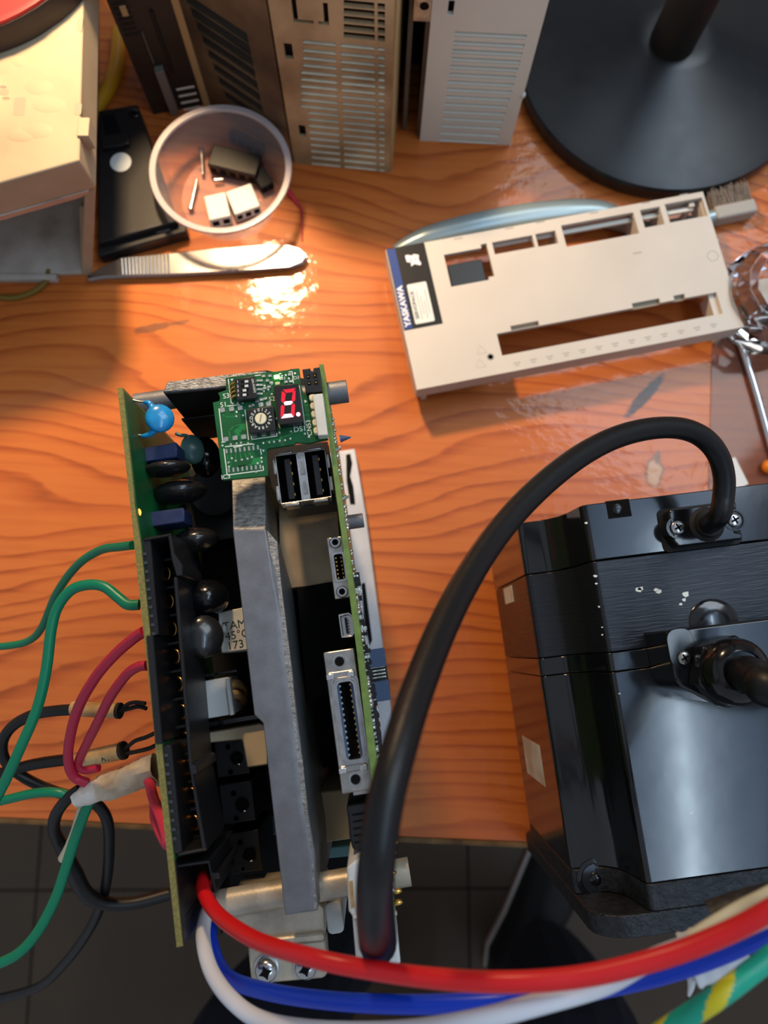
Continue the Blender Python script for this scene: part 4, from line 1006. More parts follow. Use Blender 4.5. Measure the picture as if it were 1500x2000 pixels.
# ================================================================== brush behind the cover
br = thing('cleaning_brush', 'silver-handled cleaning brush with grey bristles, half under the beige cover', 'brush')
hp_ = spline([wpt(*p) for p in ((772, 492, 6), (830, 468, 7.5), (920, 446, 8.5), (1020, 428, 8.8), (1110, 418, 8.8), (1170, 418, 8), (1212, 432, 6.5), (1245, 446, 5), (1300, 444, 4.5), (1360, 432, 4.5), (1400, 422, 5))], 6)
rr = []
for i in range(len(hp_)):
    t = i / (len(hp_) - 1) * 10; tab = [3.5, 6.6, 7.8, 8.2, 8.0, 7.2, 5.8, 4.4, 4.0, 4.0, 4.2]; a = min(int(t), 9); rr.append(tab[a] + (tab[a + 1] - tab[a]) * (t - a))
MB().tube(hp_, rr, 18).build('handle', 'silver_grip', br, smooth=70)
a = wpt(1392, 424, 5); b = wpt(1470, 408, 5); d = (b - a).normalized(); n_ = Vector((-d.y, d.x, 0))
MB().prism([tuple((a - n_ * 4)[:2]), tuple((b - n_ * 4)[:2]), tuple((b + n_ * 4)[:2]), tuple((a + n_ * 4)[:2])], 0.3, 10).build('brush_head', 'brush_base', br, bevel=1.2)
bs = MB()
for k in range(420):
    t = random.uniform(0.03, 0.97); z = random.uniform(1.5, 9); s = a.lerp(b, t) + n_ * 3.8; s.z = z
    e_ = s + n_ * random.uniform(8, 12) + d * random.uniform(-2.4, 2.4) + Vector((0, 0, random.uniform(-1, 3.5))); e_.z = max(e_.z, 0.4)
    bs.cyl(s, e_, 0.22, 4, 0.12)
bs.build('bristles', 'bristle', br, kind='stuff')

# ================================================================== desk lamp
LX, LY = 168.5, 338.5
lp = thing('desk_lamp', 'black desk lamp with a wide round base at the back right', 'lamp', Frame(LX, LY))
MB().lathe((0, 0, 0), [(82, 0), (85.5, 1.5), (86, 4), (86, 9), (85, 11), (80, 12.2), (58, 17), (38, 23), (24, 28), (15, 30.5)], 96).build('base', 'lamp_black', lp, smooth=25)
MB().cyl((-4, -7, 26), (-4, -7, 560), 12.5, 32).build('pole', 'lamp_pole', lp)
LHX, LHY, LHZ = -100 - LX, 369 - LY, 330
MB().tube([(-4, -7, 550), (LHX * 0.5, LHY * 0.5, 560), (LHX, LHY, 520)], 8, 16).build('arm', 'lamp_pole', lp)
MB().cyl((LHX, LHY, 520), (LHX, LHY, LHZ + 60), 6, 16).build('drop_rod', 'lamp_pole', lp)
MB().lathe((LHX, LHY, LHZ), [(58, 0), (57, 0), (40, 40), (18, 62), (16, 62), (38, 39), (56, 0)], 40, cap0=False, cap1=False).build('shade', 'lamp_black', lp)
MB().ell((LHX, LHY, LHZ + 34), 20, 20, 26).build('bulb', mat('bulb_glow', (255, 220, 170), 0.4, emit=(255, 196, 120), estr=14), lp)
ld = bpy.data.lights.new('lamp_light', 'AREA'); ld.shape = 'DISK'; ld.size = 0.042; ld.energy = 1.55; ld.color = (1.0, 0.68, 0.38); ld.spread = math.radians(150)
lo = bpy.data.objects.new('lamp_light', ld); C.objects.link(lo); lo.parent = lp; lo.location = Vector((LHX, LHY, LHZ - 2)) * MM
lo.rotation_euler = Vector((-0.12, -0.28, -1)).to_track_quat('-Z', 'Y').to_euler()

# ================================================================== standing drives at the back
def front_hit(fr, px_, py_, yl=0.0):
    """local (x, z) where the sight line meets the upright plane y = yl of a frame"""
    o = fr.loc(Vector((0, 0, HCAM))); t = fr.loc(wpt(px_, py_, 0)); d = t - o; k = (yl - o.y) / d.y; p = o + d * k
    return p.x, p.z
def upright(mb, y0):
    """turn a plate made in x-y into one standing in x-z, its face towards -y"""
    mb.v = [(x, y0 - z, y) for x, y, z in mb.v]; return mb
# grey drive
GF = Frame(26.0, 290.4, -2.6)
gd = thing('grey_drive', 'pale grey louvred drive standing upright next to the round lamp base', 'servo drive', GF)
gs = []
for k in range(15):
    t = k / 14; py_ = 66 + 208 * (t ** 0.93)
    xl, z = front_hit(GF, 888 - 30 * t, py_); xr, _ = front_hit(GF, 1030 - 58 * t, py_)
    gs.append((xl, xr, z - 1.6, z + 1.5))
x0_, z0_ = front_hit(GF, 875, 15); x1_, _ = front_hit(GF, 887, 15)
gs.append((x0_, x1_, z0_ - 4, z0_ + 4))
xs = [0, 52.3] + [v for r in gs for v in r[:2]]; ys = [0.5, 124] + [v for r in gs for v in r[2:]]
upright(MB().plate(xs, ys, lambda x, y: not any(inside(r, x, y) for r in gs), 0, 2.2), 2.2).build('front_panel', 'grey_case', gd, bevel=0.3)
for r in gs[:15]:
    lv = MB().loft([[(r[0], 0.6, r[2] - 0.2), (r[1], 0.6, r[2] - 0.2), (r[1], 2.6, r[3] - 1.9), (r[0], 2.6, r[3] - 1.9)], [(r[0], -0.3, r[2] + 1.1), (r[1], -0.3, r[2] + 1.1), (r[1], 2.4, r[3] - 0.9), (r[0], 2.4, r[3] - 0.9)]])
    lv.build('louvre', 'grey_case', gd)
MB().box(1.0, 51.3, 4.0, 118, 0.5, 123).build('inner_body', 'slot_dark', gd)
MB().box(50.3, 52.3, 2.2, 118, 0.5, 124).build('side_panel', 'grey_case', gd, bevel=0.3)
MB().box(-2.0, 0.9, 3, 118, 0.5, 124).build('chassis_side', 'shaded_chassis', gd, label='bare metal chassis side')
ch = MB().box(-10.5, -8.0, 6, 118, 0.3, 124); ch.build('heatsink_plate', 'shaded_chassis', gd, bevel=0.3)
MB().box(-10.5, 0, 50, 56, 0.3, 120).build('plate_bridge', 'slot_dark', gd)
q = front_hit(GF, 833, 12, 3); MB().box(q[0] - 6, q[0] + 6, 2.0, 3.2, q[1] - 8, q[1] + 10).build('mounting_ear', 'tin', gd, bevel=0.3)
MB().cyl((q[0] - 1, 1.95, q[1] + 1), (q[0] - 1, 1.8, q[1] + 1), 2.2, 16).build('ear_hole', 'dark_cavity', gd)
q = front_hit(GF, 1018, 187); MB().ell((52.0, 0.6, q[1]), 1.6, 1.6, 2.0, 12, 8).build('clip_knob', 'white_nylon', gd)
# beige dirty drive
BF = Frame(-46.2, 275.2, -5.7)
bd = thing('beige_drive', 'dusty beige drive with a fine grille standing upright at the back', 'servo drive', BF)
bs_ = []
for k in range(20):
    t = k / 19; py_ = 82 + 250 * (t ** 0.92)
    xl, z = front_hit(BF, 592 + (18 * t if k > 9 else -4 * (k > 3)), py_); xm, _ = front_hit(BF, 656 + 10 * t, py_); xr, _ = front_hit(BF, 752, py_)
    bs_.append((xl, xm, z - 1.45, z + 1.45)); bs_.append((xm + 2.0, xr - 4.6, z - 1.45, z + 1.45)); bs_.append((xr - 3.2, xr, z - 1.45, z + 1.45))
for k in range(5):
    py_ = 6 + 15.5 * k; xl, z = front_hit(BF, 671, py_); xr, _ = front_hit(BF, 752, py_); bs_.append((xl, xr - 4.6, z - 1.7, z + 1.7)); bs_.append((xr - 3.2, xr, z - 1.7, z + 1.7))
for (pa, pb) in (((553, 84), (574, 116)), ((582, 244), (599, 268))):
    a = front_hit(BF, *pa); b = front_hit(BF, *pb); bs_.append((a[0], b[0], b[1], a[1]))
a = front_hit(BF, 568, 0); b = front_hit(BF, 643, 50)
fr4 = [(a[0], a[0] + 2.2, b[1], 122), (a[0] + 2.2, a[0] + 9, b[1], b[1] + 1.8), (a[0] + 11, b[0], b[1], b[1] + 1.8), (b[0] - 2.2, b[0], b[1] + 1.8, b[1] + 12)]
bs_ += fr4
xs = [0, 54.6] + [v for r in bs_ for v in r[:2]]; ys = [0.5, 124] + [v for r in bs_ for v in r[2:]]
upright(MB().plate(xs, ys, lambda x, y: not any(inside(r, x, y) for r in bs_), 0, 2.0), 2.0).build('front_panel', 'dirty_beige', bd)
for r in bs_[:60:1]:
    MB().loft([[(r[0], 0.6, r[2] - 0.1), (r[1], 0.6, r[2] - 0.1), (r[1], 2.4, r[3] - 1.5), (r[0], 2.4, r[3] - 1.5)], [(r[0], 0.0, r[2] + 0.9), (r[1], 0.0, r[2] + 0.9), (r[1], 2.2, r[3] - 0.9), (r[0], 2.2, r[3] - 0.9)]]).build('grille_slat', 'lit_slat_beige', bd)
MB().box(0.6, 54, 3.4, 108, 0.5, 123).build('inner_body', 'slot_dark', bd)
MB().box(54.0, 56.0, 1.0, 108, 0.5, 124).build('side_panel', 'ivory_edge', bd, bevel=0.3)
# dirty drive beside it, shade put into its dark colours
SF = Frame(-97.6, 312.4, -36.0)
sd = thing('shaded_drive', 'dirty drive, shade put into its dark colours, with wide cooling slots standing behind the plastic cup', 'servo drive', SF)
ss_ = []
for k in range(13):
    py_ = -10 + 27 * k; xl, z = front_hit(SF, 360 + 11 * k, py_ + 4); xr, _ = front_hit(SF, 480 + 8.5 * k, py_ + 22)
    if z > 4: ss_.append((max(xl, 3.0), min(xr, 46), z - 3.6, z + 3.2))
xs = [0, 62] + [v for r in ss_ for v in r[:2]]; ys = [0.5, 124] + [v for r in ss_ for v in r[2:]]
upright(MB().plate(xs, ys, lambda x, y: not any(inside(r, x, y) for r in ss_), 0, 2.4), 2.4).build('slotted_side', 'shaded_beige', sd, bevel=0.2)
for r in ss_:
    MB().loft([[(r[0], 1.4, r[2] + 0.2), (r[1], 1.4, r[2] + 0.2), (r[1], 6, r[3] - 1.2), (r[0], 6, r[3] - 1.2)], [(r[0], 0.6, r[2] + 1.4), (r[1], 0.6, r[2] + 1.4), (r[1], 5.6, r[3] - 0.2), (r[0], 5.6, r[3] - 0.2)]]).build('cooling_fin', 'dark_brown', sd)
def SL(x, y): p = SF.loc(Vector((x, y, 0))); return (p.x, p.y)
core = [SL(-97, 314), SL(-126.5, 308), SL(-118, 366), SL(-51, 334), SL(-51, 284)]
MB().prism(core, 0.5, 123).build('inner_body', 'slot_dark', sd)
MB().prism([SL(-99.5, 310.8), SL(-95.6, 310), SL(-94, 314), SL(-98, 315)], 0.5, 125).build('corner_strip', 'ivory_edge', sd, bevel=0.3, label='pale corner strip')
F3 = Frame(-128.4, 305.4, 12.8)
def f3box(name, x0, x1, y0, y1, z0, z1, m, bevel=0.3):
    c_, s_ = math.cos(F3.yaw), math.sin(F3.yaw)
    pts = [SL(F3.o.x + x * c_ - y * s_, F3.o.y + x * s_ + y * c_) for x, y in ((x0, y0), (x1, y0), (x1, y1), (x0, y1))]
    return MB().prism(pts, z0, z1).build(name, m, sd, bevel=bevel)
f3box('dark_side', 0, 29.5, 0, 3, 0.5, 124, 'dark_brown')  # unlit face, its shade put into the dark colour
for (pa, pb, dp_, m_, nm) in (((300, 130), (352, 222), -4, 'mid_grey', 'terminal_cover'), ((276, 60), (300, 118), -2.5, 'mid_grey', 'latch_bar'), ((292, 20), (340, 140), -1.5, 'black_matte', 'black_insert'), ((232, 12), (252, 30), -0.5, 'ivory_edge', 'small_window')):
    a = front_hit(F3, *pa); b = front_hit(F3, *pb); x0_, x1_ = sorted((a[0], b[0])); z0_, z1_ = sorted((a[1], b[1]))
    f3box(nm, max(x0_, 0.5), min(x1_, 29), dp_, 0.2, max(z0_, 2), min(z1_, 122), m_)
for k in range(4):
    a = front_hit(F3, 330, 178 + 14 * k, -4); f3box('cover_groove', 18, 28, -4.2, -3.9, a[1] - 0.6, a[1] + 0.6, 'grey_case', 0)
for k in range(7): 
    a = front_hit(F3, 195, 12 + 11 * k); f3box('side_slot', 2, 9, -0.2, 0.1, a[1] - 0.9, a[1] + 0.9, 'slot_dark', 0)

# ================================================================== ivory shell at the left, tin on top
sh = thing('drive_shell', 'empty ivory plastic drive shell lit by the lamp at the left edge', 'case', WORLD)
TZ = 100
top = [(-127, 207), (-130, 271), (-133, 330), (-330, 330), (-330, 140)]
MB().prism(top, 80, TZ).build('top_panel', 'ivory_shell', sh, bevel=0.8, seg=2)
MB().loft([[(-127, 208, 80), (-157, 205, 0.4), (-161, 326, 0.4), (-133, 326, 80)], [(-132, 209, 80), (-163, 205, 0.4), (-166, 326, 0.4), (-138, 326, 80)]]).build('right_wall', 'ivory_shell', sh, bevel=0.4)
MB().prism([(-160, 205.5), (-160, 320), (-330, 320), (-330, 196)], 0.4, 3.4).build('floor_panel', 'shell_inside', sh, bevel=0.3)
MB().loft([[(-160, 300, 3), (-330, 300, 3), (-330, 303, 3), (-160, 303, 3)], [(-135, 300, 80), (-330, 300, 80), (-330, 303, 80), (-135, 303, 80)]]).build('rear_wall', 'shell_inside', sh)
MB().loft([[(-130, 205.6, 80), (-330, 139, 80), (-330, 142, 80), (-130, 209, 80)], [(-136, 212, 66), (-330, 148, 66), (-330, 151, 66), (-136, 215, 66)]]).build('front_lip', 'shell_inside', sh, bevel=0.4)
MB().loft([[(-156.5, 209, 2), (-163, 209, 2), (-146, 216, 50), (-140.5, 216, 50)], [(-156.5, 212, 2), (-163, 212, 2), (-146, 219, 50), (-140.5, 219, 50)]]).build('guide_rib', 'ivory_shell', sh, bevel=0.3)
MB().box(-222, -175, 200.5, 203.5, 0.4, 5).build('front_tab', 'shell_inside', sh, bevel=0.4)
q = wpt(166, 250, TZ); MB().box(q.x - 3, q.x + 2.0, q.y - 4.5, q.y + 4.5, 92, TZ + 1).build('side_clip', 'ivory_shell', sh, bevel=0.4)
for px_, py_, w_, h_ in ((38, 208, 5, 9), (152, 213, 3.2, 6), (156, 48, 2.4, 8), (8, 180, 4, 3), (12, 192, 3, 2), (6, 170, 3, 2)):
    q = wpt(px_, py_, TZ); MB().rbox(q.x, q.y, w_, h_, 1.1, TZ - 0.2, TZ + 0.06).build('moulded_slot', 'cover_inner', sh)
for px_, py_, rx, ry in ((75, 170, 8, 5), (95, 205, 10, 5), (72, 255, 9, 5), (10, 125, 8, 7), (40, 265, 8, 4), (110, 60, 10, 7), (30, 120, 7, 4)):
    q = wpt(px_, py_, TZ); MB().ell((q.x, q.y, TZ - 0.6), rx, ry, 0.95, 20, 10).build('shadow_bulge', 'ivory_shell', sh)  # low swells added to shape the soft shadows on the top
tn_c = wpt(-120, -215, 114); tn_r = (wpt(36, 22, 114) - tn_c).length
tn = thing('red_lid_tin', 'round tin with a red lid and dark rim standing on the ivory shell', 'tin', Frame(tn_c.x, tn_c.y, 0, TZ))
MB().lathe((0, 0, 0), [(tn_r + 1.0, 0.1), (tn_r + 1.6, 1), (tn_r + 1.6, 10), (tn_r + 1, 12)], 64).build('rim', 'dark_rim', tn)
MB().lathe((0, 0, 0), [(tn_r + 0.6, 11.5), (tn_r + 0.3, 13.5), (tn_r - 2, 14.2), (0.5, 14.8)], 64).build('lid', 'red_plastic', tn)

# ================================================================== black bracket, cup, tweezers, yellow cable
bk = thing('black_bracket', 'flat black plastic cover plate with a white round sticker, left of the cup', 'plate', WORLD)
kp = lambda pts, z: [tuple(wpt(x, y, z)[:2]) for x, y in pts]
MB().prism(kp([(192, 216), (268, 203), (346, 432), (192, 474)], 14), 0.2, 14).build('plate_body', 'black_plastic', bk, bevel=0.8)
MB().prism(kp([(192, 474), (362, 436), (364, 452), (192, 500)], 9), 0.2, 9).build('front_ledge', 'black_plastic', bk, bevel=0.6)
MB().prism(kp([(200, 226), (222, 222), (236, 258), (205, 264)], 14.1), 13.5, 14.15).build('square_recess', 'dark_cavity', bk)
MB().prism(kp([(198, 270), (248, 262), (252, 280), (200, 290)], 17), 13.5, 17).build('raised_bar', 'black_plastic', bk, bevel=0.4)
MB().prism(kp([(303, 446), (330, 440), (332, 450), (305, 456)], 9.1), 8.5, 9.2).build('ledge_slot', 'mid_grey', bk)
q = wpt(236, 317, 14); MB().lathe((q.x, q.y, 14), [(5.8, 0), (5.8, 0.2), (0.1, 0.2)], 32).build('sticker', 'label_paper', bk, label='white round sticker')
q = wpt(262, 222, 14); screw(bk, (q.x, q.y, 14), 3.0, 'black_gloss', 1.0)

cup_c = Vector((-82.5, 253.5, 0))
cu_ = thing('plastic_cup', 'shallow clear plastic cup holding small connectors and screws', 'cup', Frame(cup_c.x, cup_c.y))
MB().lathe((0, 0, 0), [(26.5, 0.2), (27.2, 0.2), (35.6, 26.2), (35.0, 26.2), (26.6, 1.2), (0.3, 1.2)], 64).build('bowl', 'clear_cup', cu_, smooth=50)
MB().lathe((0, 0, 0), [(34.6, 25.6), (37.6, 25.6), (38.2, 26.4), (37.8, 27.4), (35.2, 27.6), (34.6, 27.0), (34.6, 25.6)], 64, cap0=False, cap1=False).build('rolled_rim', 'cup_rim', cu_, smooth=60)
def cbox(name, px_, py_, z0, w_, d_, h_, rz, m, label, cat, tilt=0):
    q = wpt(px_, py_, z0 + h_); f = Frame(q.x, q.y, rz, z0)
    o = thing(name, label, cat, f, 'parts in the plastic cup')
    return o
def housing(px_, py_, z0, w_, d_, h_, rz, m, label, nslots):
    o = cbox('connector_housing', px_, py_, z0, w_, d_, h_, rz, m, label, 'connector')
    MB().box(-w_ / 2, w_ / 2, -d_ / 2, d_ / 2, 0, h_).build('shell', m, o, bevel=0.6)
    for k in range(nslots):
        x = -w_ / 2 + w_ * (k + 0.5) / nslots; MB().box(x - w_ / nslots * 0.32, x + w_ / nslots * 0.32, -d_ / 2 - 0.05, -d_ / 2 + 0.3, h_ * 0.25, h_ * 0.75).build('port', 'dark_cavity', o)
    MB().box(-w_ / 4, w_ / 4, d_ / 2 - 0.3, d_ / 2 + 0.9, h_ * 0.3, h_ * 0.6).build('latch', m, o, bevel=0.2)
    return o
housing(458, 312, 1.6, 28, 13, 9, -14, 'black_plastic', 'larger black connector housing lying in the plastic cup', 5)
housing(482, 272, 1.6, 22, 6, 6, -28, 'lamp_black', 'dark grey connector housing at the far side of the plastic cup', 4)
housing(512, 345, 1.6, 8, 12, 6, 30, 'black_matte', 'small black connector housing by the white ones in the cup', 2)
housing(424, 402, 1.8, 12, 15, 9, 14, 'white_nylon', 'white connector block nearest the cup front', 2)
housing(474, 388, 1.8, 15, 15, 8, 22, 'white_nylon', 'white connector block right of the other white block in the cup', 3)
def cup_screw(p0, p1, label):
    a, b = wpt(*p0), wpt(*p1); o = thing('small_screw', label, 'screw', Frame(a.x, a.y, 0, 0), 'screws in the plastic cup')
    a = a - Vector((a.x, a.y, 0)); b = b - Vector((wpt(*p0).x, wpt(*p0).y, 0)); d = (b - a)
    MB().cyl(a, a + d * 0.12, 1.6, 14).build('head', 'steel', o, bevel=0.2)
    MB().cyl(a + d * 0.12, b, 0.9, 12, 0.6).build('shank', 'steel', o)
    for k in range(6): MB().cyl(a + d * (0.45 + 0.09 * k), a + d * (0.47 + 0.09 * k), 1.15, 12).build('thread', 'bright_steel', o)
cup_screw((393, 290, 5), (396, 340, 4), 'steel screw lying beside the black connector in the cup')
cup_screw((372, 410, 3), (385, 350, 4), 'steel screw nearest the left wall of the cup')
cup_screw((418, 352, 4), (436, 350, 4), 'short steel screw in the middle of the cup')

tw = thing('tweezers', 'flat steel tweezers with a ribbed grip on the table below the cup', 'tweezers', WORLD)
outl_t = [(168, 540), (196, 522), (235, 503), (330, 494), (420, 484), (520, 477), (560, 477), (585, 484), (600, 497), (590, 512), (565, 522), (500, 527), (330, 536), (236, 539), (200, 541), (172, 546)]
MB().prism(kp(outl_t, 5.5), 4.0, 5.5).build('upper_arm', 'tweezer_steel', tw, bevel=0.5, seg=2)
MB().prism(kp([(x + 2, y + 3) for x, y in outl_t], 1.8), 0.2, 1.8).build('lower_arm', 'tweezer_steel', tw, bevel=0.4)
MB().prism(kp([(548, 482), (582, 486), (596, 498), (585, 512), (556, 518)], 4.1), 1.7, 4.1).build('joint', 'tweezer_steel', tw)
for k in range(14):
    t = k / 13; x = 238 + 90 * t; a = wpt(x, 505 - 8 * t, 5.6); b = wpt(x + 2, 537 - 2 * t, 5.6); MB().cyl(a, b, 0.55, 8).build('grip_rib', 'tweezer_steel', tw)
wire('yellow_cable', [(232, 60, 4), (230, 110, 4), (222, 150, 4), (205, 185, 4), (185, 215, 4), (168, 240, 4)], 4.2, 'yellow_cable', 'yellow cable curving out beside the ivory shell', 'cable')
wire('yellow_lead', [(-20, 575, 2.6), (20, 582, 2.6), (60, 572, 2.6), (88, 552, 2.6), (96, 528, 2.4)], 1.6, 'olive_cable', 'thin yellow lead looping out from under the ivory shell', 'cable')
wire('red_probe_lead', [(556, 366, 1.6), (566, 378, 1.5), (578, 394, 1.2), (588, 408, 0.9), (590, 425, 0.9), (590, 470, 0.9)], [1.4, 1.5, 1.2, 0.8, 0.5, 0.4, 0.35], 'pink_wire', 'tiny red-sleeved component lead on the table right of the cup', 'component')

# ================================================================== right edge: glass, rod, clear sheet, bead, paper
gf = Frame(*wpt(1538, 560, 30)[:2], 10)
gl = thing('glass_ashtray', 'clear faceted glass dish cut off by the right edge', 'glass dish', gf)
def facet(r0, z, n=12, k=0.0, sc=1.0): return [(r0 * math.cos(2 * math.pi * (i + k) / n), r0 * math.sin(2 * math.pi * (i + k) / n), z) for i in range(n)]
MB().loft([facet(23, 0.2), facet(28, 4), facet(30, 18, k=0.5), facet(27, 30), facet(22, 34), facet(17, 33.4), facet(15.5, 24), facet(15, 9)], True, True).build('bowl', 'glass', gl, smooth=0, bevel=0.5)
MB().lathe((0, 0, 0), [(14.4, 9.2), (14.4, 11), (6, 12.4), (0.4, 12.8)], 32).build('contents', 'wrap_tape', gl)
rd = wire('steel_rod', [(1432, 632, 2.4), (1437, 645, 2.4), (1470, 745, 2.4), (1505, 868, 2.4), (1545, 1010, 2.4)], 2.1, 'bright_steel', 'slim bright steel rod below the glass dish', 'rod')
cs = MB().prism(kp([(1392, 652), (1520, 640), (1560, 960), (1384, 955)], 0.6), 0.1, 0.6).build('clear_sheet', 'clear_sheet'); tag(cs, 'thin clear plastic sheet lying under the steel rod', 'plastic sheet')
q = wpt(1503, 912, 4); od = MB().ell((q.x, q.y, 4.1), 4, 4, 3.5).cyl((q.x, q.y, 7), (q.x, q.y, 8.2), 1.6, 14); tag(od.build('orange_cap', 'orange_bead'), 'small orange cap at the right edge above the motor', 'cap')
wp = MB().prism(kp([(1428, 895), (1436, 893), (1462, 945), (1430, 960)], 0.85), 0.65, 0.85).build('paper_slip', 'paper'); tag(wp, 'white paper slip peeking out beside the thick black cable', 'paper')

# ================================================================== cables and wires
wire('encoder_cable', [(1386, 1023, 139.5), (1394, 1018, 146), (1407, 1003, 152), (1413, 970, 153), (1414, 930, 155), (1402, 888, 158), (1375, 856, 161), (1335, 838, 164), (1280, 836, 168), (1215, 850, 173), (1150, 880, 179), (1085, 926, 186), (1020, 986, 194), (960, 1058, 203), (905, 1145, 214), (858, 1240, 226), (815, 1350, 238), (780, 1460, 247), (752, 1570, 252), (736, 1680, 252), (732, 1755, 244), (735, 1808, 230), (738, 1842, 208), (738, 1846, 178)], [3.5] * 20 + [3.7, 4.1, 4.4, 4.4], 'black_sheath', 'thick black cable arching from the motor over to the drive', 'cable', n=20)
# motor phase wires
wire('red_motor_wire', [(416, 1722, 147), (407, 1713, 154), (398, 1714, 161), (399, 1745, 170), (430, 1790, 182), (500, 1836, 200), (600, 1868, 216), (700, 1890, 221), (850, 1911, 230), (1000, 1918, 236), (1150, 1905, 238), (1300, 1868, 240), (1420, 1822, 243), (1510, 1775, 246), (1600, 1720, 248), ('w', 108, -16, 250), ('w', 124, 10, 250)], 2.0, 'red_wire', 'glossy red motor wire sweeping below the drive to the right', 'wire', 'motor phase wires', n=16)
wire('white_motor_wire', [(418, 1756, 149), (412, 1767, 154), (401, 1791, 162), (397, 1835, 170), (412, 1895, 180), (450, 1950, 190), (510, 1992, 198), (620, 2012, 210), (780, 2013, 220), (920, 1994, 230), (1070, 1956, 233), (1180, 1923, 231), (1250, 1885, 232), (1310, 1860, 232), (1400, 1830, 232), (1480, 1796, 233), (1560, 1752, 235), (1640, 1706, 237), ('w', 108, -14, 240), ('w', 124, 12, 243)], 2.0, 'white_wire', 'white motor wire curving along the bottom below the blue one', 'wire', 'motor phase wires', n=16)
wire('blue_motor_wire', [(420, 1784, 145), (413, 1798, 150), (412, 1840, 157), (440, 1905, 168), (520, 1936, 182), (650, 1955, 196), (800, 1962, 206), (950, 1957, 212), (1100, 1943, 214), (1200, 1925, 213), (1300, 1901, 218), (1400, 1867, 222), (1510, 1817, 225), (1600, 1768, 226), ('w', 120, -26, 230), ('w', 133, 4, 236)], 2.1, 'blue_wire', 'blue motor wire between the red and the white one', 'wire', 'motor phase wires', n=16)
wire('earth_wire', [(1230, 2055, 226), (1310, 2006, 232), (1400, 1948, 238), (1470, 1896, 236), (1540, 1842, 235), (1600, 1795, 237), ('w', 122, -42, 247), ('w', 138, -10, 250)], 2.1, ['teal_wire', 'yellow_wire'], 'green and yellow striped earth wire in the bottom right corner', 'wire', n=24, k=24, stripe=(17, 0.3, 1))
wire('braided_sleeve', [(1395, 1796, 212), (1430, 1780, 213), (1470, 1766, 214), (1520, 1752, 214), (1600, 1715, 214), ('w', 130, -12, 222), ('w', 142, 16, 236)], [4.2, 3.8, 3.6, 3.6, 3.6, 3.6, 3.6], 'braid', 'frayed grey braided sleeve behind the red wire at right', 'sleeve', n=16)
wire('cream_core', [(1352, 1836, 237), (1400, 1805, 238), (1450, 1776, 239), (1510, 1746, 242), (1600, 1694, 243), ('w', 104, -6, 246), ('w', 120, 16, 248)], 1.7, 'cream_part', 'cream wire running along the top of the red motor wire at right', 'wire')
tpw = MB().tube(spline([wpt(*p) for p in ((1342, 1876, 212), (1390, 1860, 213), (1446, 1842, 214))], 6), [5.7 + 0.25 * math.sin(i * 1.9) for i in range(13)], 14).build('tape_band', 'white_tape', smooth=60)
tag(tpw, 'white tape band binding the motor wires at lower right', 'tape')
wire('tape_tail', [(1350, 1900, 210), (1350, 1925, 209), (1345, 1945, 208)], [1.2, 0.8, 0.3], 'white_tape', 'torn white tape tail hanging below the blue wire', 'tape')

# supply wires at the left
GG = 'green supply wires'
wire('green_wire', [(-30, 1262, 92), (10, 1262, 96), (55, 1252, 102), (82, 1225, 110), (110, 1160, 124), (150, 1105, 138), (195, 1075, 148), (235, 1068, 156), (259, 1065, 160)], 1.45, 'green_wire', 'upper green wire soldered to the left edge of the drive', 'wire', GG)
wire('green_wire', [(272, 1181, 158), (250, 1181, 158), (232, 1168, 157), (205, 1147, 156), (175, 1142, 155), (140, 1152, 154), (113, 1185, 153), (100, 1230, 152), (90, 1310, 150), (72, 1385, 148), (40, 1460, 146), (8, 1530, 143), (-25, 1590, 140)], 1.7, 'green_wire', 'green wire arching left from the drive below the upper green wire', 'wire', GG)
wire('green_wire', [(-30, 1572, 100), (15, 1561, 102), (70, 1549, 105), (110, 1548, 106), (138, 1556, 105), (160, 1566, 104)], 1.7, 'green_wire', 'short green wire running from the left edge into the white tape', 'wire', GG)
wire('green_wire', [(185, 1548, 110), (172, 1572, 108), (150, 1628, 106), (130, 1690, 104), (108, 1755, 102), (72, 1822, 100), (30, 1866, 99), (-30, 1892, 98)], 1.9, 'green_wire', 'long green wire dropping from the white tape over the table edge', 'wire', GG)
RG = 'dark red supply wires'
wire('dark_red_wire', [(281, 1234, 160), (262, 1246, 158), (225, 1278, 152), (185, 1325, 144), (152, 1385, 134), (136, 1445, 124), (134, 1490, 116), (146, 1518, 112), (172, 1530, 111)], 1.75, 'pink_wire', 'outer of the two dark red wires looping left of the terminal block', 'wire', RG)
wire('dark_red_wire', [(286, 1300, 158), (268, 1303, 157), (245, 1320, 152), (215, 1362, 144), (190, 1412, 134), (165, 1462, 122), (154, 1488, 114), (162, 1503, 112), (192, 1499, 114)], 1.6, 'pink_wire', 'inner of the two dark red wires looping left of the terminal block', 'wire', RG)
wire('pink_wire', [(284, 1514, 116), (292, 1530, 122), (300, 1560, 130), (314, 1595, 140), (324, 1625, 148), (328, 1648, 150), (322, 1642, 144), (312, 1622, 136), (303, 1596, 128), (302, 1570, 122)], 1.75, 'rose_wire', 'pink wire loop bending down beside the terminal block', 'wire')
BG = 'black supply wires'
wire('black_wire', [(150, 1386, 118), (110, 1388, 116), (65, 1396, 112), (25, 1418, 108), (5, 1450, 104), (12, 1488, 100), (50, 1520, 96), (105, 1545, 94), (160, 1560, 94)], 2.0, 'black_wire', 'black wire looping at the far left edge behind the green wire', 'wire', BG)
wire('black_wire', [(152, 1482, 110), (110, 1486, 106), (60, 1494, 102), (10, 1508, 98), (-30, 1518, 96)], 2.1, 'black_wire', 'black wire running from the cream sleeve out to the left', 'wire', BG)
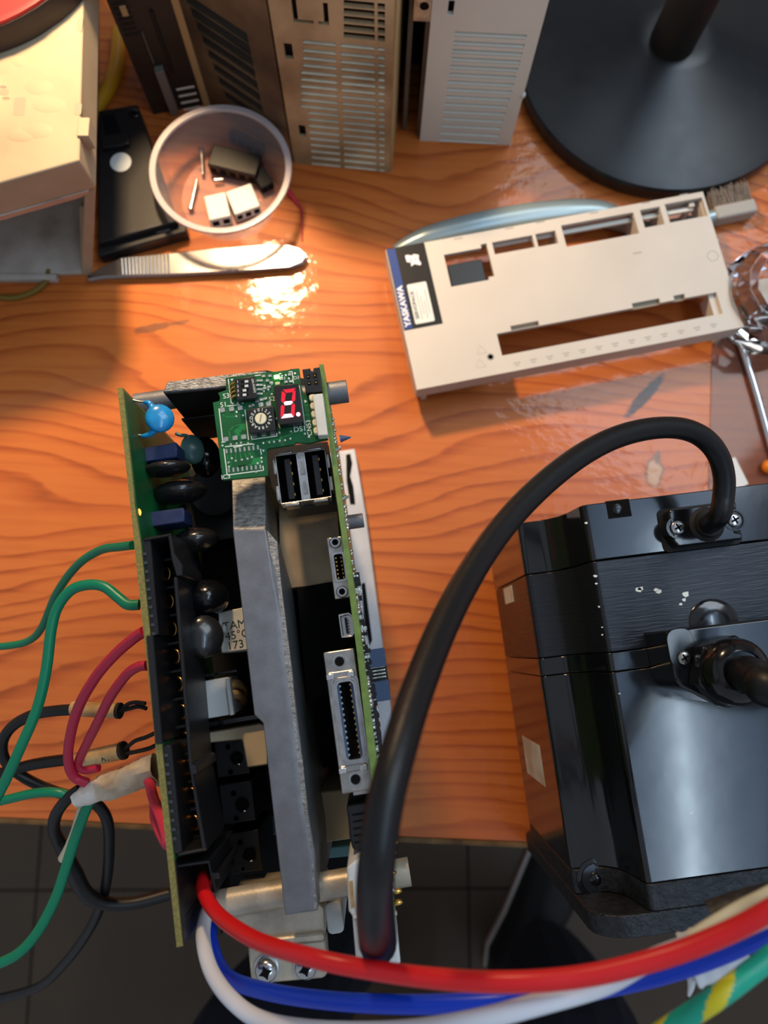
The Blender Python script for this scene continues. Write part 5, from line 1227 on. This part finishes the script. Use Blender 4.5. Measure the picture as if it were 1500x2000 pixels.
wire('black_wire', [(158, 1540, 108), (132, 1560, 106), (110, 1590, 100), (106, 1622, 92), (124, 1660, 80), (145, 1705, 66), (168, 1745, 56), (205, 1764, 50), (260, 1764, 46), (330, 1746, 42)], [2.0, 2.1, 2.2, 2.3, 2.8, 3.4, 3.2, 2.8, 2.6, 2.6], 'black_wire', 'thick black wire looping off the table edge toward the drive', 'wire', BG)
wire('black_wire', [(160, 1560, 94), (190, 1572, 92), (210, 1605, 84), (213, 1660, 70), (208, 1720, 54), (194, 1775, 38), (168, 1826, 20), (124, 1884, 0), (70, 1930, -20), (-30, 1956, -40)], 2.2, 'black_wire', 'thin black wire hanging down in front of the tiled floor', 'wire', BG)
wire('cream_wire', [(168, 1552, 104), (156, 1585, 102), (146, 1620, 98), (134, 1652, 94), (124, 1676, 88)], [1.3, 1.3, 1.3, 1.4, 2.0], 'cream_part', 'cream wire end hanging behind the long green wire', 'wire')
# burnt cream sleeves with bared ends
def sleeve(pts, r, label, tip):
    o = thing('wire_sleeve', label, 'sleeve', WORLD, 'cream wire sleeves')
    P = spline([wpt(*p) for p in pts], 6); MB().tube(P, r, 14).build('sleeve_tube', 'cream_sleeve', o, smooth=60)
    d = (P[-1] - P[-2]).normalized(); MB().tube([P[-1] - d * 0.5, P[-1] + d * 0.7], r * 1.08, 14).build('burnt_end', 'char', o)
    for tp in tip: MB().tube(spline([wpt(*p) for p in tp], 6), 0.75, 8).build('bare_strand', 'char', o, smooth=60)
sleeve([(143, 1384, 118), (180, 1386, 120), (232, 1388, 122)], 2.6, 'short cream sleeve on the upper black wire with a burnt end', [[(236, 1388, 122), (252, 1384, 124), (270, 1380, 125), (286, 1384, 126)], [(236, 1392, 121), (246, 1378, 124), (262, 1372, 126), (284, 1374, 127)]])
sleeve([(150, 1486, 110), (190, 1477, 113), (240, 1466, 116)], 3.0, 'cream sleeve on the lower black wire, marked and burnt at its end', [[(242, 1466, 116), (262, 1448, 120), (285, 1440, 122), (302, 1432, 124)], [(244, 1472, 116), (266, 1468, 119), (290, 1462, 120), (305, 1455, 121)]])
tx_o = [o for o in bpy.data.objects if o.get('label', '').startswith('cream sleeve on the lower')][0]
q = wpt(206, 1482, 117.2); text('lettering', 'R1', 3.0, (q.x, q.y, 116.9), math.radians(8), 'char', tx_o)
wr = thing('tape_wrap', 'crumpled white tape and paper wrapped around the red and green wires left of the drive', 'tape')
def crumpled(pts, radii, amp, thick=None):
    P = spline([wpt(*p) for p in pts], 6); m = len(P); n = 18; rings = []
    T = [(P[min(i + 1, m - 1)] - P[max(i - 1, 0)]).normalized() for i in range(m)]; u = T[0].orthogonal().normalized()
    ph = [random.uniform(0, 6.28) for _ in range(4)]
    for i in range(m):
        u = (u - T[i] * u.dot(T[i])).normalized(); w = T[i].cross(u); t = i / (m - 1) * (len(radii) - 1); a = min(int(t), len(radii) - 2); r = radii[a] + (radii[a + 1] - radii[a]) * (t - a)
        rings.append([P[i] + T[i] * (random.uniform(-0.5, 0.5) if 0 < i < m - 1 else 1.6 * math.sin(3 * k * 6.28 / n + ph[0]) * amp) + (u * math.cos(2 * math.pi * k / n) + w * math.sin(2 * math.pi * k / n)) * r * (1 + amp * (0.5 * math.sin(2 * k * 6.28 / n + ph[1] + i * 0.3) + 0.35 * math.sin(5 * k * 6.28 / n + ph[2] - i * 0.5) + 0.3 * random.uniform(-1, 1))) for k in range(n)])
    if thick: rings += [[Vector(q) * 1.0 + (P[i] - Vector(q)) * thick for q in rings[i]] for i in range(m - 1, -1, -1)]
    return MB().loft(rings, not thick, not thick)
crumpled(((150, 1560, 107), (172, 1551, 109), (206, 1536, 112)), [3.0, 3.5, 4.1, 4.2], 0.1).build('tape_collar', 'wrap_tape', wr, smooth=30)
crumpled(((196, 1541, 112), (226, 1530, 114), (265, 1516, 116), (310, 1502, 118)), [4.0, 4.6, 5.0, 5.4, 5.6], 0.16, 0.06).build('paper_cone', mat('kraft_paper', (206, 190, 166), 0.7, var=0.3, vscale=90, col2=(160, 134, 104)), wr, smooth=25)
# ================================================================== person sitting at the table on a stool
pe = thing('person', 'person in dark navy trousers seated at the table, knees and shoes below its edge', 'person', Frame(0, -440, 0, -749.8))
def skin_chain(name, verts, edges, m, parent, root=0, sub_=2):
    me = bpy.data.meshes.new(name); me.from_pydata([tuple(Vector(v[:3]) * MM) for v in verts], edges, [])
    o = bpy.data.objects.new(name, me); C.objects.link(o); o.parent = parent; me.materials.append(MATS[m])
    md = o.modifiers.new('skin', 'SKIN')
    for i, v in enumerate(verts): me.skin_vertices[0].data[i].radius = (v[3] * MM, v[3] * MM)
    me.skin_vertices[0].data[root].use_root = True
    s = o.modifiers.new('sub', 'SUBSURF'); s.levels = sub_; s.render_levels = sub_
    return o
V = [(30, -330, 545, 125), (30, -350, 700, 125), (-62, -250, 540, 90), (-95, 60, 525, 72), (-92, 130, 500, 68), (-60, 105, 250, 58), (-20, 80, 95, 50), (-20, 80, 70, 54),
     (122, -250, 540, 90), (150, 60, 525, 72), (158, 118, 500, 68), (190, 90, 250, 58), (222, 50, 95, 50), (222, 50, 70, 54)]
skin_chain('trousers', V, [(0, 1), (0, 2), (2, 3), (3, 4), (4, 5), (5, 6), (6, 7), (0, 8), (8, 9), (9, 10), (10, 11), (11, 12), (12, 13)], 'denim', pe)
def shoe(x, y, rz):
    f = Matrix.Rotation(math.radians(rz), 3, 'Z')
    prof = [(-95, 26, 60), (-70, 36, 78), (-20, 36, 82), (30, 40, 62), (80, 44, 46), (115, 40, 38), (140, 24, 30), (148, 8, 20)]
    rings = []
    for yy, w_, h_ in prof:
        rings.append([Vector((x, y, 0)) + f @ Vector((w_ * math.cos(t) * (1 if math.sin(t) > 0 else 1.05), yy, 14 + max(0, math.sin(t)) * (h_ - 14) + min(0, math.sin(t)) * 2)) for t in [2 * math.pi * k / 16 for k in range(16)]])
    o = MB().loft(rings).build('shoe', 'shoe_black', pe, smooth=70)
    sole = [tuple((Vector((x, y, 0)) + f @ Vector((s_ * (w_ + 4), yy, 0)))[:2]) for s_, seq in ((1, prof), (-1, prof[::-1])) for yy, w_, h_ in seq]
    MB().prism(sole, 0.2, 14).build('sole', 'shoe_trim', o, bevel=2)
    sole2 = [tuple((Vector((x, y, 0)) + f @ Vector((s_ * (w_ + 4.8), yy, 0)))[:2]) for s_, seq in ((1, prof), (-1, prof[::-1])) for yy, w_, h_ in seq]
    MB().prism(sole2, 8, 11).build('sole_stripe', 'shoe_red', o)
shoe(-20, 110, 8); shoe(224, 84, -30)
st = thing('stool', 'plain wooden stool under the seated person', 'stool', Frame(30, -790, 0, -749.8))
MB().rbox(0, 0, 330, 330, 60, 395, 423).build('seat', 'table_under', st, bevel=3)
for sx in (-1, 1):
    for sy in (-1, 1): MB().cyl((sx * 140, sy * 140, 0.3), (sx * 110, sy * 110, 397), 15, 14, 18).build('leg', 'table_under', st)
